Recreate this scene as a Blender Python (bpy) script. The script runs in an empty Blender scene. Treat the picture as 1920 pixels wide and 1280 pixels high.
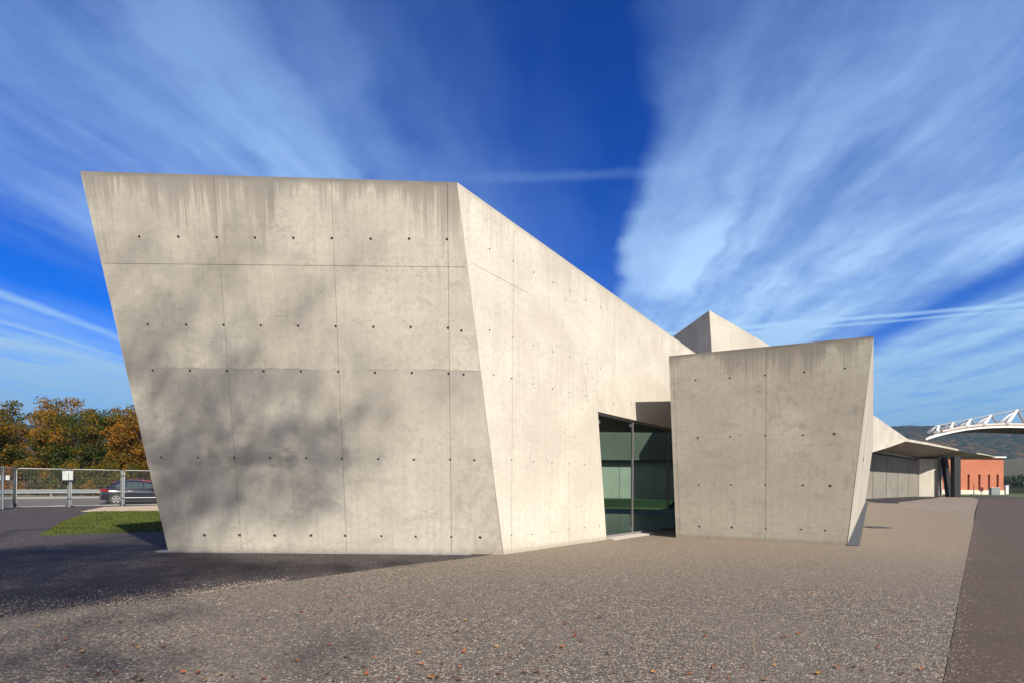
import bpy, bmesh, math, random
from mathutils import Vector, Matrix, noise as mnoise
from mathutils.geometry import delaunay_2d_cdt

# ------------------------------------------------------------------ camera
FPX, HX, HY, ROLL, EYE = 1000.0, 960.0, 904.0, math.radians(0.5), 1.5
scn = bpy.context.scene
COL = scn.collection
cam_data = bpy.data.cameras.new('camera')
cam_data.sensor_width = 36.0
cam_data.lens = 36.0 * FPX / 1920.0
cam_data.shift_y = (HY - 640.0) / 1920.0
cam_data.clip_start = 0.05
cam_data.clip_end = 12000
cam = bpy.data.objects.new('camera', cam_data)
cam.location = (0, 0, EYE)
cam.rotation_euler = (math.pi / 2, -ROLL, 0)
COL.objects.link(cam)
scn.camera = cam

# ------------------------------------------------------------------ sun, sky, exposure
SUN = Vector((0.405, -0.625, 0.667)).normalized()      # towards the sun
sun_el = math.asin(SUN.z)
sd = bpy.data.lights.new('sun', 'SUN')
sd.energy = 4.9
sd.angle = math.radians(0.55)
sd.color = (0.97, 0.915, 0.80)
so = bpy.data.objects.new('sun', sd)
so.rotation_euler = SUN.to_track_quat('Z', 'Y').to_euler()
so.location = (20, -30, 40)
COL.objects.link(so)
scn.view_settings.view_transform = 'Standard'
scn.view_settings.look = 'None'
scn.view_settings.exposure = 0.62
scn.view_settings.gamma = 1.0
scn.view_settings.use_curve_mapping = False
SKY_STRENGTH = 0.055


class G:
    """small helper for shader graphs"""
    def __init__(s, tree):
        s.t = tree; s.n = tree.nodes; s.l = tree.links
    def put(s, sock, v):
        if isinstance(v, bpy.types.NodeSocket): s.l.new(v, sock)
        elif v is not None: sock.default_value = v
    def m(s, op, a, b=None, c=None, clamp=False):
        n = s.n.new('ShaderNodeMath'); n.operation = op; n.use_clamp = clamp
        s.put(n.inputs[0], a)
        if b is not None: s.put(n.inputs[1], b)
        if c is not None: s.put(n.inputs[2], c)
        return n.outputs[0]
    def ss(s, v, lo, hi, t0=0.0, t1=1.0):
        n = s.n.new('ShaderNodeMapRange'); n.interpolation_type = 'SMOOTHSTEP'
        s.put(n.inputs[0], v); n.inputs[1].default_value = lo; n.inputs[2].default_value = hi
        n.inputs[3].default_value = t0; n.inputs[4].default_value = t1
        return n.outputs[0]
    def xyz(s, x, y, z=0.0):
        n = s.n.new('ShaderNodeCombineXYZ'); s.put(n.inputs[0], x); s.put(n.inputs[1], y); s.put(n.inputs[2], z)
        return n.outputs[0]
    def sep(s, v):
        n = s.n.new('ShaderNodeSeparateXYZ'); s.put(n.inputs[0], v); return n.outputs
    def noise(s, vec, scale=1.0, detail=3.0, rough=0.5, dist=0.0, out=0):
        n = s.n.new('ShaderNodeTexNoise'); s.put(n.inputs['Vector'], vec)
        n.inputs['Scale'].default_value = scale; n.inputs['Detail'].default_value = detail
        n.inputs['Roughness'].default_value = rough; n.inputs['Distortion'].default_value = dist
        return n.outputs[out]
    def vor(s, vec, scale, out=0, feature='F1', rnd=1.0):
        n = s.n.new('ShaderNodeTexVoronoi'); n.feature = feature; s.put(n.inputs['Vector'], vec)
        n.inputs['Scale'].default_value = scale; n.inputs['Randomness'].default_value = rnd
        return n.outputs[out]
    def mix(s, f, a, b, mode='MIX'):
        n = s.n.new('ShaderNodeMix'); n.data_type = 'RGBA'; n.blend_type = mode; n.clamp_factor = True
        s.put(n.inputs[0], f); s.put(n.inputs[6], a); s.put(n.inputs[7], b)
        return n.outputs[2]
    def ramp(s, f, stops, interp='LINEAR'):
        n = s.n.new('ShaderNodeValToRGB'); n.color_ramp.interpolation = interp
        e = n.color_ramp.elements
        while len(e) < len(stops): e.new(0.5)
        for i, (p, c) in enumerate(stops):
            e[i].position = p
            e[i].color = c if isinstance(c, tuple) else (c, c, c, 1)
        s.put(n.inputs[0], f); return n.outputs[0]
    def bump(s, h, strength, dist=0.01):
        n = s.n.new('ShaderNodeBump'); n.inputs['Strength'].default_value = strength
        n.inputs['Distance'].default_value = dist; s.put(n.inputs['Height'], h); return n.outputs[0]


def c4(r, g, b): return (r, g, b, 1.0)

world = bpy.data.worlds.new('World'); scn.world = world; world.use_nodes = True
wg = G(world.node_tree)
wg.n.clear()
sky = wg.n.new('ShaderNodeTexSky'); sky.sky_type = 'NISHITA'; sky.sun_disc = False
sky.sun_elevation = sun_el
sky.sun_rotation = math.atan2(SUN.x, SUN.y)
sky.altitude = 300; sky.air_density = 1.0; sky.dust_density = 0.6; sky.ozone_density = 3.0
tc = wg.n.new('ShaderNodeTexCoord')
dx, dy, dz = wg.sep(tc.outputs['Generated'])
zc = wg.m('MAXIMUM', dz, 0.03)
px_ = wg.m('DIVIDE', dx, zc); py_ = wg.m('DIVIDE', dy, zc)       # where the view line meets a flat cloud sheet
a_ = wg.m('SUBTRACT', px_, wg.m('MULTIPLY', py_, 0.14))
warp = wg.noise(wg.xyz(wg.m('MULTIPLY', a_, 1.5), wg.m('MULTIPLY', py_, 1.3)), 1.0, 3, 0.55)
warp2 = wg.noise(wg.xyz(px_, py_, 3.0), 3.0, 4, 0.6)
aw = wg.m('ADD', a_, wg.m('ADD', wg.m('MULTIPLY', wg.m('SUBTRACT', warp, 0.5), 0.30), wg.m('MULTIPLY', wg.m('SUBTRACT', warp2, 0.5), 0.12)))
S = lambda v: (v + 5.0) / 8.0
cover = wg.ramp(wg.m('DIVIDE', wg.m('ADD', aw, 5.0), 8.0), [
    (0.0, 0.75), (S(-4.3), 0.8), (S(-3.6), 0.35), (S(-2.7), 0.0), (S(-2.35), 0.12), (S(-1.9), 0.55), (S(-1.3), 0.75),
    (S(-0.95), 0.95), (S(-0.68), 0.62), (S(-0.4), 0.32), (S(-0.15), 0.11), (S(0.12), 0.07), (S(0.22), 0.62), (S(0.55), 1.0),
    (S(0.9), 0.95), (S(1.3), 0.85), (S(1.7), 0.8), (S(1.97), 0.1), (S(2.28), 0.75), (1.0, 0.75)], 'EASE')
st1 = wg.noise(wg.xyz(wg.m('MULTIPLY', aw, 2.6), wg.m('MULTIPLY', py_, 0.55), 1.7), 1.0, 4, 0.5, 0.15)
st2 = wg.noise(wg.xyz(wg.m('MULTIPLY', aw, 9.0), wg.m('MULTIPLY', py_, 1.1), 5.2), 1.0, 4, 0.5, 0.1)
st3 = wg.noise(wg.xyz(px_, wg.m('MULTIPLY', py_, 0.7), 9.0), 1.9, 8, 0.62, 0.25)
tex = wg.m('ADD', wg.m('MULTIPLY', st1, 0.8), wg.m('ADD', wg.m('MULTIPLY', st2, 0.26), wg.m('MULTIPLY', st3, 0.6)))
tex = wg.ss(tex, 0.58, 1.05, 0.40, 1.12)
fade = wg.ss(py_, 0.95, 2.5, 0.62, 1.1)
dens = wg.m('MULTIPLY', wg.m('MULTIPLY', cover, tex), fade)


def trail(x0, y0, x1, y1, w, amt, p0=None, p1=None):
    d = Vector((x1 - x0, y1 - y0)).normalized(); n = Vector((-d.y, d.x)); c = n.x * x0 + n.y * y0
    v = wg.m('ADD', wg.m('MULTIPLY', px_, n.x), wg.m('MULTIPLY', py_, n.y))
    v = wg.m('ADD', wg.m('SUBTRACT', v, c), wg.m('MULTIPLY', wg.m('SUBTRACT', wg.noise(wg.xyz(px_, py_, 2.0), 5.0, 3), 0.5), 0.05))
    k = wg.ss(wg.m('ABSOLUTE', v), 0.0, w, amt, 0.0)
    t = wg.m('ADD', wg.m('MULTIPLY', px_, d.x), wg.m('MULTIPLY', py_, d.y))
    if p0 is not None: k = wg.m('MULTIPLY', k, wg.ss(t, p0 - 0.3, p0 + 0.5))
    if p1 is not None: k = wg.m('MULTIPLY', k, wg.ss(t, p1 - 0.5, p1 + 0.3, 1.0, 0.0))
    return wg.m('MULTIPLY', k, wg.ss(wg.noise(wg.xyz(px_, py_, 6.0), 2.2, 4), 0.3, 0.6, 0.5, 1.0))


tr = wg.m('ADD', trail(1.44, 3.42, 2.80, 2.93, 0.07, 0.55), trail(1.40, 3.60, 2.80, 3.06, 0.05, 0.45))
tr = wg.m('ADD', tr, trail(-2.79, 2.83, -2.80, 3.79, 0.11, 0.5))
tr = wg.m('ADD', tr, trail(-3.3, 3.3, -3.2, 4.5, 0.07, 0.35))
tr = wg.m('ADD', tr, trail(-0.105, 1.757, 0.41, 1.718, 0.05, 0.14, -0.35, 0.45))
dens = wg.m('ADD', dens, wg.m('MULTIPLY', tr, wg.m('SUBTRACT', 1.0, wg.m('MULTIPLY', dens, 0.6))))
low = wg.ss(dz, 0.0, 0.30, 0.42, 0.0)
dens = wg.m('MINIMUM', wg.m('MAXIMUM', wg.m('ADD', wg.m('SUBTRACT', dens, 0.03), low), 0.0), 0.92)
gam = wg.n.new('ShaderNodeGamma'); gam.inputs[1].default_value = 1.45
wg.l.new(sky.outputs[0], gam.inputs[0])
hs = wg.n.new('ShaderNodeHueSaturation'); hs.inputs['Saturation'].default_value = 1.35; hs.inputs['Value'].default_value = 1.0
hs.inputs['Hue'].default_value = 0.492
wg.l.new(gam.outputs[0], hs.inputs['Color'])
clear = wg.mix(1.0, hs.outputs[0], wg.mix(wg.ss(dz, 0.12, 0.6), c4(0.06, 0.42, 0.80), c4(0.07, 0.50, 1.0)), 'MULTIPLY')
cloudcol = wg.ramp(dz, [(0.0, c4(2.2, 4.3, 5.8)), (0.12, c4(3.4, 6.0, 8.8)), (0.32, c4(6.2, 9.4, 13.2)), (0.5, c4(4.7, 7.6, 12.0)), (0.8, c4(2.2, 4.2, 8.8))])
# thin bright veil added to the unseen sunward sky as neutral fill light
fill_veil = wg.m('MULTIPLY', wg.ss(dy, -0.45, 0.02, 1.0, 0.0), wg.ss(wg.noise(tc.outputs['Generated'], 2.2, 4, 0.6), 0.3, 0.6, 0.55, 0.9))
cloudcol = wg.mix(fill_veil, cloudcol, c4(8.6, 7.6, 6.2))
dens = wg.m('MAXIMUM', dens, fill_veil)
cm = wg.n.new('ShaderNodeMix'); cm.data_type = 'RGBA'
wg.put(cm.inputs[0], dens); wg.put(cm.inputs[6], clear); wg.put(cm.inputs[7], cloudcol)
bg = wg.n.new('ShaderNodeBackground'); bg.inputs[1].default_value = SKY_STRENGTH
wo = wg.n.new('ShaderNodeOutputWorld')
wg.l.new(cm.outputs[2], bg.inputs[0]); wg.l.new(bg.outputs[0], wo.inputs[0])

# ------------------------------------------------------------------ geometry helpers
CAMP = Vector((0, 0, EYE))
def ray(px, py):
    u = (px - HX) / FPX; v = (HY - py) / FPX
    return Vector((u * math.cos(ROLL) - v * math.sin(ROLL), 1.0, u * math.sin(ROLL) + v * math.cos(ROLL)))
def gnd(px, py): d = ray(px, py); return CAMP + d * (-EYE / d.z)
def at(px, py, Y): return CAMP + ray(px, py) * Y
def onp(px, py, P, n): d = ray(px, py); return CAMP + d * ((P - CAMP).dot(n) / d.dot(n))


def tag(o, label=None, cat=None, group=None, kind=None):
    if label: o['label'] = label
    if cat: o['category'] = cat
    if group: o['group'] = group
    if kind: o['kind'] = kind
    return o
def mesh_obj(name, verts, faces, mat, parent=None, smooth=False):
    me = bpy.data.meshes.new(name); me.from_pydata([tuple(v) for v in verts], [], faces); me.update()
    if smooth: me.polygons.foreach_set('use_smooth', [True] * len(me.polygons))
    o = bpy.data.objects.new(name, me)
    if mat: me.materials.append(mat)
    COL.objects.link(o)
    if parent: o.parent = parent
    return o
def empty(name, loc=(0, 0, 0), rz=0):
    o = bpy.data.objects.new(name, None); o.empty_display_size = 0.3
    o.location = loc; o.rotation_euler = (0, 0, rz); COL.objects.link(o); return o
class MB:
    def __init__(s): s.v = []; s.f = []
    def add(s, v, f):
        k = len(s.v); s.v += [tuple(x) for x in v]; s.f += [tuple(i + k for i in q) for q in f]; return s
    def box(s, c, size, rz=0.0):
        cx, cy, cz = c; hx, hy, hz = size[0] / 2, size[1] / 2, size[2] / 2
        ca, sa = math.cos(rz), math.sin(rz); v = []
        for z in (-hz, hz):
            for x, y in ((-hx, -hy), (hx, -hy), (hx, hy), (-hx, hy)):
                v.append((cx + x * ca - y * sa, cy + x * sa + y * ca, cz + z))
        return s.add(v, [(0, 3, 2, 1), (4, 5, 6, 7), (0, 1, 5, 4), (1, 2, 6, 5), (2, 3, 7, 6), (3, 0, 4, 7)])
    def tube(s, pts, r, n=8, r1=None):
        pts = [Vector(p) for p in pts]; rs = [r + ((r1 if r1 is not None else r) - r) * i / (len(pts) - 1) for i in range(len(pts))]
        v = []; f = []
        for i, p in enumerate(pts):
            d = (pts[min(i + 1, len(pts) - 1)] - pts[max(i - 1, 0)]).normalized()
            up = Vector((0, 0, 1)) if abs(d.z) < 0.9 else Vector((1, 0, 0))
            x = d.cross(up).normalized(); y = d.cross(x).normalized()
            for k in range(n):
                t = 2 * math.pi * k / n; v.append(p + (x * math.cos(t) + y * math.sin(t)) * rs[i])
        for i in range(len(pts) - 1):
            for k in range(n):
                f.append((i * n + k, i * n + (k + 1) % n, (i + 1) * n + (k + 1) % n, (i + 1) * n + k))
        f.append(tuple(range(n))[::-1]); f.append(tuple(range((len(pts) - 1) * n, len(pts) * n)))
        return s.add(v, f)
    def prism(s, bot, top):
        n = len(bot)
        return s.add(list(bot) + list(top), [tuple(range(n))[::-1], tuple(range(n, 2 * n))] + [(i, (i + 1) % n, n + (i + 1) % n, n + i) for i in range(n)])
    def build(s, name, mat, parent=None, smooth=False):
        return mesh_obj(name, s.v, s.f, mat, parent, smooth)


def new_mat(name):
    m = bpy.data.materials.new(name); m.use_nodes = True
    g = G(m.node_tree); b = g.n['Principled BSDF']
    return m, g, b
def plain(name, col, rough=0.6, metal=0.0, var=0.12, scale=6.0):
    m, g, b = new_mat(name)
    t = g.n.new('ShaderNodeTexCoord').outputs['Object']
    k = g.noise(t, scale, 4, 0.6)
    lo = c4(*[x * (1 - var) for x in col]); hi = c4(*[min(1, x * (1 + var)) for x in col])
    g.put(b.inputs['Base Color'], g.mix(k, lo, hi)); b.inputs['Roughness'].default_value = rough; b.inputs['Metallic'].default_value = metal
    return m

# ---- concrete with uv in metres: u along the wall, v height; second uv: x = distance under the top edge
def concrete(name, seed, tone=1.0, drip=1.0, patch=0.5, pour=0.0):
    m, g, b = new_mat(name)
    uv = g.n.new('ShaderNodeUVMap'); uv.uv_map = 'wall'; u, v, _ = g.sep(uv.outputs[0])
    ue = g.n.new('ShaderNodeUVMap'); ue.uv_map = 'edge'; e, _, _ = g.sep(ue.outputs[0])
    P = lambda su, sv, z: g.xyz(g.m('MULTIPLY', u, su), g.m('MULTIPLY', v, sv), z + seed)
    big = g.noise(P(0.45, 0.5, 0), 1.0, 4, 0.55, 0.4)
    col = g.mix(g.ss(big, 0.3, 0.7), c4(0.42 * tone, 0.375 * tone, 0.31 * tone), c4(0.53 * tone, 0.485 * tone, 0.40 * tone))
    # cloudy bleaching and grey smears
    sm = g.noise(P(1.3, 2.2, 3), 1.0, 6, 0.65, 0.6)
    col = g.mix(g.ss(sm, 0.52, 0.78, 0.0, patch), col, c4(0.27 * tone, 0.24 * tone, 0.205 * tone))
    # board streaks
    bs = g.noise(P(14.0, 0.35, 7), 1.0, 4, 0.6)
    col = g.mix(g.ss(bs, 0.4, 0.72, 0.0, 0.34), col, c4(0.34 * tone, 0.31 * tone, 0.275 * tone))
    hb = g.noise(P(0.6, 16.0, 9), 1.0, 3, 0.6, 0.3)
    col = g.mix(g.ss(hb, 0.5, 0.8, 0.0, 0.16), col, c4(0.33 * tone, 0.31 * tone, 0.28 * tone))
    # fine mottling, like pinholes and cement skin
    fm = g.noise(P(9, 9, 12), 1.0, 6, 0.7)
    col = g.mix(g.ss(fm, 0.42, 0.72, 0.0, 0.42), col, c4(0.30 * tone, 0.275 * tone, 0.25 * tone))
    fm2 = g.noise(P(45, 45, 14), 1.0, 3, 0.7)
    col = g.mix(g.ss(fm2, 0.4, 0.75, 0.0, 0.30), col, c4(0.28 * tone, 0.26 * tone, 0.24 * tone))
    # rain stains running down from the coping
    dn = g.m('ADD', g.m('MULTIPLY', g.noise(P(17.0, 0.25, 20), 1.0, 4, 0.7), 0.45), g.m('MULTIPLY', g.noise(P(3.2, 0.2, 21), 1.0, 5, 0.7), 0.55))
    dl = g.noise(P(0.9, 0.1, 24), 1.0, 3, 0.6)
    ln = g.m('MULTIPLY', g.ss(dn, 0.38, 0.64, 0.10, 1.15), g.ss(dl, 0.36, 0.64, 0.12, 1.5))
    dm = g.m('SUBTRACT', 1.0, g.m('DIVIDE', e, g.m('ADD', ln, 0.05)), clamp=True)
    dm = g.m('MULTIPLY', g.m('POWER', dm, 0.8), 0.9 * drip, clamp=True)
    col = g.mix(dm, col, c4(0.20 * tone, 0.178 * tone, 0.155 * tone))
    eb = g.m('MULTIPLY', g.ss(e, 0.0, 0.10, 1.0, 0.0), g.ss(g.noise(P(2.2, 0.5, 30), 1.0, 4), 0.35, 0.65, 0.2, 0.75))
    col = g.mix(g.m('MULTIPLY', eb, min(1.0, drip)), col, c4(0.15 * tone, 0.135 * tone, 0.12 * tone))
    # pinholes, hair lines and old water marks
    vd = g.vor(P(5.5, 5.5, 80), 1.0, 0); vc = g.n.new('ShaderNodeSeparateColor'); g.put(vc.inputs[0], g.vor(P(5.5, 5.5, 80), 1.0, 1))
    pin = g.m('MULTIPLY', g.ss(vd, 0.035, 0.075, 1.0, 0.0), g.ss(vc.outputs[0], 0.45, 0.5))
    col = g.mix(g.m('MULTIPLY', pin, 0.6), col, c4(0.16, 0.14, 0.12))
    hn = g.m('ABSOLUTE', g.m('SUBTRACT', g.noise(P(0.55, 1.1, 84), 1.0, 6, 0.62, 0.3), 0.5))
    hl = g.m('MULTIPLY', g.ss(hn, 0.0, 0.006, 1.0, 0.0), g.ss(g.noise(P(0.8, 1.6, 86), 1.0, 3), 0.47, 0.6))
    col = g.mix(g.m('MULTIPLY', hl, 0.45), col, c4(0.20, 0.18, 0.16))
    wm = g.m('MULTIPLY', g.ss(g.noise(P(2.4, 1.4, 88), 1.0, 7, 0.72, 0.8), 0.54, 0.60), g.ss(g.noise(P(0.35, 0.45, 90), 1.0, 3), 0.45, 0.62))
    col = g.mix(g.m('MULTIPLY', wm, 0.45 * min(1.0, patch * 1.4)), col, c4(0.26 * tone, 0.235 * tone, 0.205 * tone))
    # splash dirt at the foot
    sp = g.m('MULTIPLY', g.ss(g.m('SUBTRACT', v, g.m('MULTIPLY', g.noise(P(5, 0, 70), 1.0, 5, 0.7), 0.22)), -0.08, 0.06, 1.0, 0.0), 0.55)
    col = g.mix(sp, col, c4(0.24 * tone, 0.20 * tone, 0.16 * tone))
    if pour > 0:
        wig = g.m('ADD', v, g.m('ADD', g.m('MULTIPLY', g.m('SUBTRACT', g.noise(P(0.9, 0.0, 40), 1.0, 6, 0.7), 0.5), 0.24), g.m('MULTIPLY', g.m('SUBTRACT', g.noise(P(14, 6, 41), 1.0, 3), 0.5), 0.05)))
        reach = g.ss(g.noise(P(0.55, 0.2, 44), 1.0, 3, 0.6), 0.32, 0.62)
        band = g.m('MULTIPLY', g.ss(wig, 3.74, 3.765, 1.0, 0.0), g.ss(wig, 2.2, 3.73, 0.0, 1.0))
        col = g.mix(g.m('MULTIPLY', g.m('MULTIPLY', band, reach), 0.62 * pour), col, c4(0.235 * tone, 0.218 * tone, 0.205 * tone))
        line = g.m('MULTIPLY', g.ss(g.m('ABSOLUTE', g.m('SUBTRACT', wig, 3.75)), 0.0, 0.025, 1.0, 0.0), g.ss(g.noise(P(2.0, 0.2, 46), 1.0, 3), 0.4, 0.6))
        col = g.mix(g.m('MULTIPLY', line, 0.5 * pour), col, c4(0.14, 0.13, 0.12))
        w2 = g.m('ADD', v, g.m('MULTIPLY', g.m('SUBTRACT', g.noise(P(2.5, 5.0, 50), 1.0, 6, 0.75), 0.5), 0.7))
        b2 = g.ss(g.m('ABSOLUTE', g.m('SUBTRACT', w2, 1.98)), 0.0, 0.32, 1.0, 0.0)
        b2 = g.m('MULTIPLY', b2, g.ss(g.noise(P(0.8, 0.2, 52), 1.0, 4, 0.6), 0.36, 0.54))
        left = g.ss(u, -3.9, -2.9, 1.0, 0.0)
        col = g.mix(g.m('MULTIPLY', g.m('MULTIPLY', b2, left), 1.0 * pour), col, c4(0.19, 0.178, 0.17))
        # broad grey area in the lower left of the wall
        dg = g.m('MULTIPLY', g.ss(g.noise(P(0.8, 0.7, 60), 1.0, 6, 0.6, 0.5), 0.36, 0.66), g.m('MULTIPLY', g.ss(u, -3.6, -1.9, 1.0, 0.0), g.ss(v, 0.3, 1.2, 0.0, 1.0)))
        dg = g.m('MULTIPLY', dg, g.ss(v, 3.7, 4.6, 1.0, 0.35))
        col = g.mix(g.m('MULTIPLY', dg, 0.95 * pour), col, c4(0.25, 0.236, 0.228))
        # greenish-brown grime close to the corner, low down
        gr = g.m('MULTIPLY', g.ss(g.noise(P(5.0, 4.0, 64), 1.0, 6, 0.7), 0.42, 0.62), g.m('MULTIPLY', g.ss(u, -1.35, -1.1, 0.0, 1.0), g.ss(v, 1.9, 2.5, 1.0, 0.0)))
        col = g.mix(g.m('MULTIPLY', gr, 0.38 * pour), col, c4(0.26, 0.225, 0.18))
    g.put(b.inputs['Base Color'], col)
    b.inputs['Roughness'].default_value = 0.78
    b.inputs['Specular IOR Level'].default_value = 0.35
    h = g.m('ADD', g.m('MULTIPLY', fm, 0.6), g.m('ADD', g.m('MULTIPLY', fm2, 0.35), g.m('MULTIPLY', sm, 1.5)))
    g.put(b.inputs['Normal'], g.bump(h, 0.35, 0.012))
    return m


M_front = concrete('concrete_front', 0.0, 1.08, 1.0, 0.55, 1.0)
M_obl = concrete('concrete_oblique', 11.0, 1.16, 0.35, 0.12)
M_box = concrete('concrete_block', 23.0, 0.86, 0.9, 0.75)
M_side = concrete('concrete_side', 31.0, 1.0, 0.2, 0.25)
M_far = concrete('concrete_far', 47.0, 1.0, 0.35, 0.3)
M_hole = plain('tie_hole_lining', (0.24, 0.21, 0.18), 0.95)


def wall_uv(o, O, U, V, topline=None, n=None):
    """uv 'wall' in metres on the plane (O, U, V); uv 'edge' = distance below the top line (list of two points)"""
    me = o.data
    a = me.uv_layers.new(name='wall'); e = me.uv_layers.new(name='edge')
    for i, lp in enumerate(me.loops):
        p = Vector(me.vertices[lp.vertex_index].co) - O
        u, v = p.dot(U), p.dot(V)
        a.data[i].uv = (u, v)
        if topline:
            (u0, v0), (u1, v1) = topline
            tv = v0 + (v1 - v0) * ((u - u0) / (u1 - u0) if abs(u1 - u0) > 1e-6 else 0)
            e.data[i].uv = (max(0.0, tv - v), 0)
        else: e.data[i].uv = (9.0, 0)


def formed_wall(name, O, U, V, outline, holes, seams, opening, mat, parent, topline, hole_r=0.024):
    """Concrete face with real recessed tie holes and panel joints. Coordinates in metres (u, v) on the plane."""
    N = U.cross(V).normalized()            # outward
    pts = [Vector(p) for p in outline]; edges = [(i, (i + 1) % len(pts)) for i in range(len(pts))]
    polys = []
    def inside_outline(p, poly):
        c = False
        for i in range(len(poly)):
            a, b = poly[i], poly[i - 1]
            if (a[1] > p[1]) != (b[1] > p[1]) and p[0] < (b[0] - a[0]) * (p[1] - a[1]) / (b[1] - a[1]) + a[0]: c = not c
        return c
    def addpoly(poly):
        k = len(pts); pts.extend(Vector(p) for p in poly)
        edges.extend((k + i, k + (i + 1) % len(poly)) for i in range(len(poly)))
    hl = []
    for h in holes:
        r = hole_r * (h[2] if len(h) > 2 else 1.0)
        if not inside_outline(h, outline): continue
        poly = [(h[0] + r * math.cos(t * math.pi / 5), h[1] + r * math.sin(t * math.pi / 5)) for t in range(10)]
        hl.append((h[0], h[1], r)); addpoly(poly)
    sl = []
    for (u0, v0, u1, v1, w) in seams:
        d = Vector((u1 - u0, v1 - v0)).normalized(); q = Vector((-d.y, d.x)) * w / 2
        a, b = Vector((u0, v0)), Vector((u1, v1))
        poly = [tuple(a + q), tuple(b + q), tuple(b - q), tuple(a - q)]
        sl.append(poly); addpoly(poly)
    if opening: addpoly(opening)
    # a light grid so that light and uv stay even
    r = delaunay_2d_cdt(pts, edges, [], 0, 1e-5)
    ov, of = r[0], r[2]
    lev = []
    for f in of:
        c = sum((ov[i] for i in f), Vector((0, 0))) / len(f)
        L = 0
        if not inside_outline(c, outline): L = None
        elif opening and inside_outline(c, opening): L = None
        else:
            for hx, hy, hr in hl:
                if (c.x - hx) ** 2 + (c.y - hy) ** 2 < hr * hr: L = 2; break
            if L == 0:
                for s_ in sl:
                    if inside_outline(c, s_): L = 1; break
        lev.append(L)
    depth = {0: 0.0, 1: -0.012, 2: -0.035}
    idx = {}; V3 = []
    def vid(i, L):
        if (i, L) not in idx:
            idx[(i, L)] = len(V3); V3.append(O + U * ov[i].x + V * ov[i].y + N * depth[L])
        return idx[(i, L)]
    F3 = []; mi = []; em = {}
    for f, L in zip(of, lev):
        if L is None: continue
        F3.append(tuple(vid(i, L) for i in f)); mi.append(1 if L == 2 else 0)
        for k in range(len(f)):
            a, b = f[k], f[(k + 1) % len(f)]
            em.setdefault((min(a, b), max(a, b)), []).append((L, a, b))
    for lst in em.values():
        if len(lst) == 2 and lst[0][0] != lst[1][0]:
            (L0, a, b), (L1, _, _) = lst
            F3.append((vid(b, L0), vid(a, L0), vid(a, L1), vid(b, L1))); mi.append(1 if 2 in (L0, L1) else 0)
    o = mesh_obj(name, V3, F3, mat, parent)
    o.data.materials.append(M_hole)
    o.data.polygons.foreach_set('material_index', mi)
    wall_uv(o, O, U, V, topline)
    return o


def slab(name, pts, mat, parent=None, O=None, U=None, V=None, faces=None):
    """plain concrete polygons with uv in metres"""
    fs = faces or [tuple(range(len(pts)))]
    o = mesh_obj(name, pts, fs, mat, parent)
    P = [Vector(p) for p in pts]
    me = o.data; me.update()
    a = me.uv_layers.new(name='wall'); e = me.uv_layers.new(name='edge')
    for pl in me.polygons:
        n = pl.normal
        Uv = Vector((-n.y, n.x, 0));
        if Uv.length < 0.1: Uv = Vector((1, 0, 0))
        Uv.normalize(); Vv = n.cross(Uv).normalized()
        if Vv.z < 0: Vv = -Vv
        top = max(me.vertices[i].co.dot(Vv) for i in pl.vertices)
        for li in pl.loop_indices:
            p = me.vertices[me.loops[li].vertex_index].co
            a.data[li].uv = (p.dot(Uv), p.dot(Vv)); e.data[li].uv = ((top - p.dot(Vv)) * 1.0 + 0.3, 0)
    return o

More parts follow.
